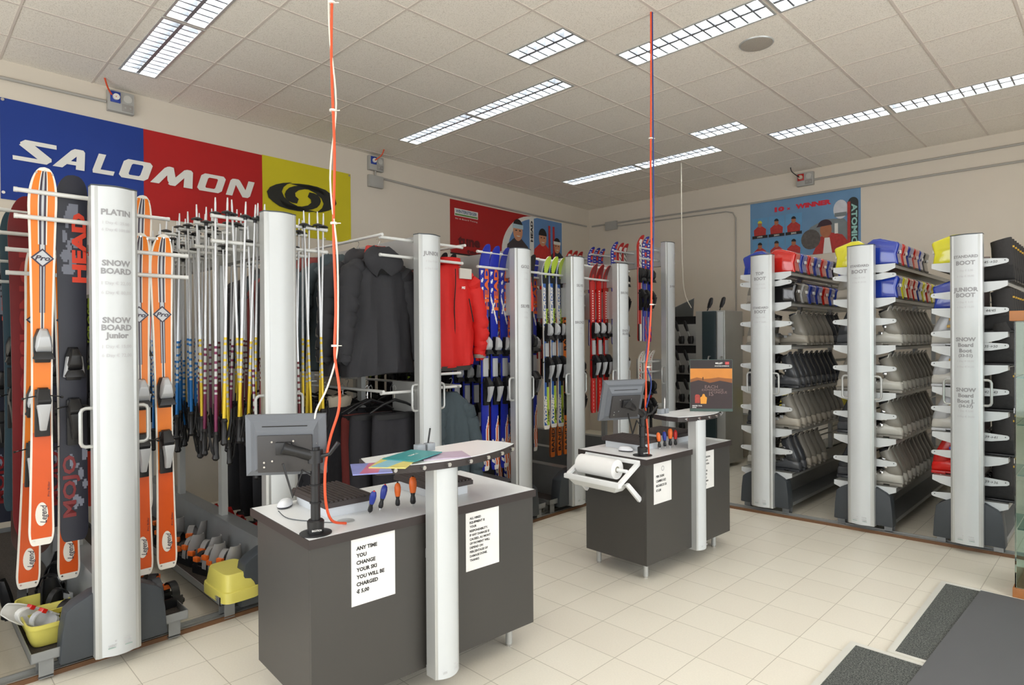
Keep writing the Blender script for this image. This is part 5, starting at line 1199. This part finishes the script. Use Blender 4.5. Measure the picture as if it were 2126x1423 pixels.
t=onleft('socket_box','small grey socket box with blue flap over right end of banner','socket',4.09,3.64); sockbox(t,.2,.17,SBLUE,WHT)
t=onback('socket_box','grey socket box with red flap above the winner poster','socket',-3.03,3.62); sockbox(t,.21,.17,REDL,mat('beige_plug',(196,180,160),.5))
t=onback('socket_box','grey socket box with blue flap low on far wall beside boot rack','socket',-3.99,1.66); sockbox(t,.235,.16,SBLUE,SBLUE)
t=onleft('junction_box','square grey junction box below the small blue socket on left wall','junction box',4.09,3.43)
MB().bb((-.1,-.05,-.07),(.1,-.0005,.07)).build('housing',SBOX,t,bevel=.006); MB().bb((-.09,-.054,-.06),(.09,-.049,.06)).build('lid',SBOX,t,bevel=.003)
MB().cyl((0,-.025,.07),(0,-.025,.125),.012,n=10).build('pipe_stub',PIPE,t,smooth=True)
t=onback('junction_box','grey junction box on far wall next to the room corner','junction box',-6.1,3.42)
MB().bb((-.11,-.05,-.07),(.11,-.0005,.07)).build('housing',SBOX,t,bevel=.006); MB().bb((-.1,-.054,-.06),(.1,-.049,.06)).build('lid',SBOX,t,bevel=.003)
def smooth_pts(P,n=6):
    P=[Vector(p) for p in P]; out=[]
    for i in range(len(P)-1):
        a=P[max(i-1,0)];b=P[i];c=P[i+1];d=P[min(i+2,len(P)-1)]
        for k in range(n):
            u=k/n; out.append(.5*((2*b)+(c-a)*u+(2*a-5*b+4*c-d)*u*u+(3*b-a-3*c+d)*u**3))
    out.append(P[-1]); return out
def cable(nm,lab,P,r,m,ties=(),tm=WHT):
    t=thing(nm,lab,'cable',(0,0,0)); MB().tube(smooth_pts(P),r,8).build('cord',m,t,smooth=True)
    for p in ties:
        MB().cyl((p[0],p[1],p[2]-.004),(p[0],p[1],p[2]+.004),r*2.4,n=10).cyl((p[0],p[1],p[2]),(p[0]+.02,p[1]+.02,p[2]),.002,n=6).build('cable_tie',tm,t)
    return t
# front cables: hang from the ceiling to the front monitor pole
A=(-2.262,1.262)
cable('orange_cable','orange cable hanging from ceiling down to front counter grommet',[(A[0]+.002,A[1],3.75),(A[0]+.006,A[1]+.004,3.2),(A[0]-.004,A[1]-.002,2.7),(A[0]+.004,A[1]+.004,2.3),(A[0]-.002,A[1],2.0),(A[0]+.004,A[1]+.004,1.7),(A[0],A[1],1.5),(A[0]+.012,A[1]+.012,1.36),(A[0]+.012,A[1]+.008,1.27),(A[0]-.006,A[1]-.02,1.16),(-2.258,1.215,1.05),(-2.258,1.215,.92),(-2.275,1.25,.83),(-2.305,1.33,.795)],.0055,OCAB,[(A[0],A[1],2.9),(A[0],A[1],2.47),(A[0],A[1],2.02),(A[0],A[1],1.53)])
cable('white_cable','thin cream cable twisted with the orange one, ending at front monitor',[(A[0]-.008,A[1]-.006,3.75),(A[0]-.010,A[1]-.006,3.2),(A[0]-.008,A[1]-.008,2.8),(A[0]+.005,A[1]+.012,2.5),(A[0]-.008,A[1]-.009,2.2),(A[0]+.008,A[1]+.010,1.9),(A[0]+.008,A[1]+.01,1.6),(A[0]+.002,A[1]+.004,1.48),(A[0]-.01,A[1]-.03,1.36),(A[0]-.03,A[1]-.07,1.26),(-2.285,1.19,1.145)],.0038,CREAM)
B=(-2.30,3.642)
cable('red_cable','orange red cable hanging from ceiling to the rear monitor pole',[(B[0]+.004,B[1]+.004,3.75),(B[0]+.004,B[1],3.2),(B[0]-.002,B[1],2.7),(B[0],B[1],2.2),(B[0],B[1]-.004,1.8),(B[0]-.008,B[1]-.03,1.5),(B[0]-.01,B[1]-.06,1.35),(B[0]+.01,B[1]-.09,1.2),(-2.262,3.50,1.1),(-2.24,3.49,.95),(-2.245,3.51,.795)],.0062,OCAB,[(B[0],B[1],2.9),(B[0],B[1],1.78),(B[0]-.01,B[1]-.045,1.36)])
cable('blue_cable','dark blue cable strapped to the orange red one at rear counter',[(B[0]+.01,B[1]+.012,3.75),(B[0]+.012,B[1]+.01,3.0),(B[0]+.01,B[1]+.01,2.2),(B[0]-.012,B[1]-.008,1.65),(B[0]-.016,B[1]-.05,1.4),(B[0]+.008,B[1]-.03,1.28),(B[0]+.018,B[1]-.05,1.2),(-2.25,3.49,1.1)],.0045,BCAB)
cable('thin_cable','thin grey cable dropping from far ceiling to the drying cabinet',[(-4.0,7.03,3.75),(-4.0,7.03,3.0),(-3.99,7.03,2.4),(-3.97,7.05,2.1),(-3.9,7.08,1.93)],.006,CREAM)
cable('plug_lead','short orange lead from ceiling into leftmost socket box',[(-6.05,1.29,3.75),(-6.13,1.33,3.70),(-6.2,1.385,3.66),(wx(1.4)+.085,1.4,3.655)],.007,OCAB)
cable('plug_lead','short orange lead from ceiling into the small socket over banner end',[(-6.1,4.05,3.75),(-6.2,4.08,3.71),(wx(4.05)+.085,4.05,3.665)],.007,OCAB)
cable('plug_lead','thin black lead from ceiling into the red socket box',[(-3.13,8.25,3.75),(-3.14,8.32,3.71),(-3.10,8.4,3.66),(-3.08,8.45,3.645)],.006,BLK)
cable('mouse_cable','thin grey mouse cable curling across the front counter top',[(-2.67,1.21,.80),(-2.55,1.2,.793),(-2.42,1.26,.793),(-2.34,1.31,.794)],.002,CAPM)

# ================================================================ corner machines
t=thing('drying_cabinet','tall silver cabinet with dark front panel and handles near far wall','cabinet',(-3.60,7.0,0))
MB().bb((-.19,-.02,.05),(.19,.45,1.88)).build('body',ALU,t,bevel=.01)
MB().bb((-.095,-.045,.06),(.085,-.018,1.875)).build('dark_front_panel',mat('petrol_panel',(44,58,62),.3),t,bevel=.01)
MB().bb((.105,-.04,.78),(.175,-.02,1.86)).build('white_side_strip',PAN,t,bevel=.006)
for x in (.09,-.06): 
    m=MB(); m.tube([(x+.07,-.03,1.33),(x+.07,-.08,1.33),(x+.07,-.09,1.31),(x+.07,-.09,1.17),(x+.07,-.08,1.15),(x+.07,-.03,1.15)],.009,8); m.build('handle',ALUL,t,smooth=True)
for x in (-.1,.06): 
    m=MB(); m.tube([(x,.1,1.875),(x+.02,.1,1.93)],.008,8); m.loft([sup(x+.02,.1,.02,.012,1.92,12),sup(x+.04,.1,.03,.014,1.97,12),sup(x+.055,.1,.025,.012,2.03,12),sup(x+.06,.1,.012,.008,2.045,12)]); m.build('paddle',BLK,t,smooth=True)
t=thing('glove_dryer','silver drying rack with rows of black paddles left of the cabinet','dryer',(-4.07,7.2,0))
for sx in (-.19,.16): MB().bb((sx-.012,.04,0),(sx+.012,.32,1.85)).build('side_frame',ALU,t)
for z in (.35,.72,1.09,1.46): 
    MB().bb((-.2,-.01,z),(.17,.35,z+.27)).build('blower_panel',ALU,t,bevel=.004)
    MB().bb((-.2,.02,z+.27),(.17,.34,z+.37)).build('gap_panel',BLKM,t)
    for x in (-.15,-.02,.11):
        m=MB(); m.loft([sup(x,-.03,.032,.02,z+.02,14,2.2),sup(x,-.035,.042,.026,z+.07,14,2.2),sup(x,-.03,.034,.02,z+.12,14,2.2)]); m.build('nozzle',BLK,t,smooth=True)
        m=MB(); m.tube([(x,-.04,z+.1),(x-.03,-.06,z+.19)],.008,8); m.build('paddle_arm',ALU,t,smooth=True)
        m=MB(); m.loft([sup(x-.03,-.06,.016,.012,z+.18,12),sup(x-.05,-.07,.024,.014,z+.25,12),sup(x-.06,-.075,.022,.012,z+.3,12),sup(x-.065,-.08,.01,.008,z+.315,12)]); m.build('paddle',BLK,t,smooth=True)
MB().loft([[(-.14,0,1.83),(.12,0,1.83),(.12,.02,1.83),(-.14,.02,1.83)],[(-.12,-.02,1.95),(.15,-.03,2.05),(.15,-.01,2.06),(-.12,.0,1.96)]]).build('tilted_panel',mat('panel_grey',(104,108,108),.35,.2),t,bevel=.003)
t=thing('base_unit','low white base unit standing against the far wall by the corner','cabinet',(-3.4,8.1,0))
MB().bb((-1.6,-.3,.12),(.9,.38,.56)).build('body',mat('cream_board',(226,220,206),.5),t,bevel=.004); MB().bb((-1.62,-.32,.56),(.92,.38,.585)).build('top',WTOP,t,bevel=.003)
MB().bb((-1.55,-.25,0),(.85,.36,.12)).build('plinth',mat('plinth_cream',(200,192,176),.6),t)
t=thing('yellow_panel','yellow panel with black marks lying behind the lowest boots','panel',(-2.85,8.02,.60),(R(-25),0,0))
MB().bb((-.55,-.01,0),(.6,.01,.26)).build('panel_face',mat('mustard_print',(206,190,50),.5,0,.1,6),t)
letters('lettering',[('RENTAL',0,.13,.1,.6)],(.1,-.0105,0),(1,0,0),(0,0,1),BLK,t,.04) if False else MB().prism([(-.3,.05),(.4,.04),(.45,.1),(.2,.18),(-.2,.17)],1,-.012,-.010).build('black_mark',BLK,t)

# ================================================================ entrance mats and glass case (near right)
CARP=speckle('ribbed_carpet',(52,56,54),(104,106,102),160,.95,.5,.1); SMTH=mat('smooth_grey_rubber',(92,93,94),.6,0,.05,3); STRIP=mat('mat_strip',(226,224,214),.35,.2)
t=thing('entrance_mat','farther speckled grey entrance mat with silver edge strip','mat',(0,0,0))
MB().bb((-.83,3.475,0),(-.60,4.655,.007)).build('carpet',CARP,t); m=MB(); m.bb((-.858,3.475,0),(-.83,4.68,.010)); m.build('edge_strip',STRIP,t); MB().bb((-.83,4.655,0),(-.60,4.68,.010)).build('edge_strip',STRIP,t); MB().bb((-.858,3.45,0),(-.60,3.475,.010)).build('edge_strip',STRIP,t)
t=thing('entrance_mat','nearer speckled grey entrance mat with silver edge strip at bottom','mat',(0,0,0))
MB().bb((-.985,2.3,0),(-.60,3.41,.007)).build('carpet',CARP,t); MB().bb((-1.015,2.3,0),(-.985,3.437,.010)).build('edge_strip',STRIP,t); MB().bb((-.985,3.41,0),(-.60,3.437,.010)).build('edge_strip',STRIP,t)
t=MB().prism([(-.655,4.655),(1.2,4.655),(1.2,2.2),(-.74,2.2)],2,.0,.014).build('floor_sheet',SMTH,None); tag(t,'smooth dark grey rubber sheet covering the bottom right corner','floor sheet')
t=thing('glass_case','glass display case with oak top and base at the right edge','display case',(-.5,4.72,0))
GLS=mat('pane_glass',(214,238,230),.02,0,.01,trans=1); 
MB().bb((-.01,-.015,0),(.9,.45,.055)).build('oak_base',WOOD,t,bevel=.003); MB().bb((-.02,-.03,1.64),(.92,.47,1.70)).build('oak_top',WOOD,t,bevel=.004)
MB().bb((.0,.0,.056),(.008,.43,1.639)).build('side_pane',GLS,t); MB().bb((.009,.0,.056),(.88,.006,1.639)).build('front_pane',GLS,t)
GS=mat('shelf_glass_edge',(150,196,184),.1,0,.02,trans=.7)
for z in (.4,.72,1.02,1.3): MB().bb((.012,.01,z),(.87,.42,z+.007)).build('glass_shelf',GS,t)
for z in (.45,.8,1.1): MB().bb((-.004,.02,z-.01),(.0,.04,z+.02)).build('pane_clip',CHROME,t)

# ---- turn each counter group a little so that it stands as it does in the shop
def turn(pred,pivot,deg,dx=0,dy=0):
    T=Matrix.Translation(Vector((pivot[0]+dx,pivot[1]+dy,0)))@Matrix.Rotation(R(deg),4,'Z')@Matrix.Translation(Vector((-pivot[0],-pivot[1],0)))
    for o in [o for o in S.objects if o.parent is None and pred(o)]:
        o.matrix_basis=T@o.matrix_basis
KN=('work_counter','paper_notice','vice_pad','screwdriver','cable_grommet','paper_roll','computer_mouse')
bpy.context.view_layer.update()
turn(lambda o:o.name.startswith(KN) and o.location.y<2.6,(-2.165,1.7),-3.4,-.016)
turn(lambda o:o.name.startswith(KN) and o.location.y>=2.6,(-2.125,3.9),-2.0,-.01)
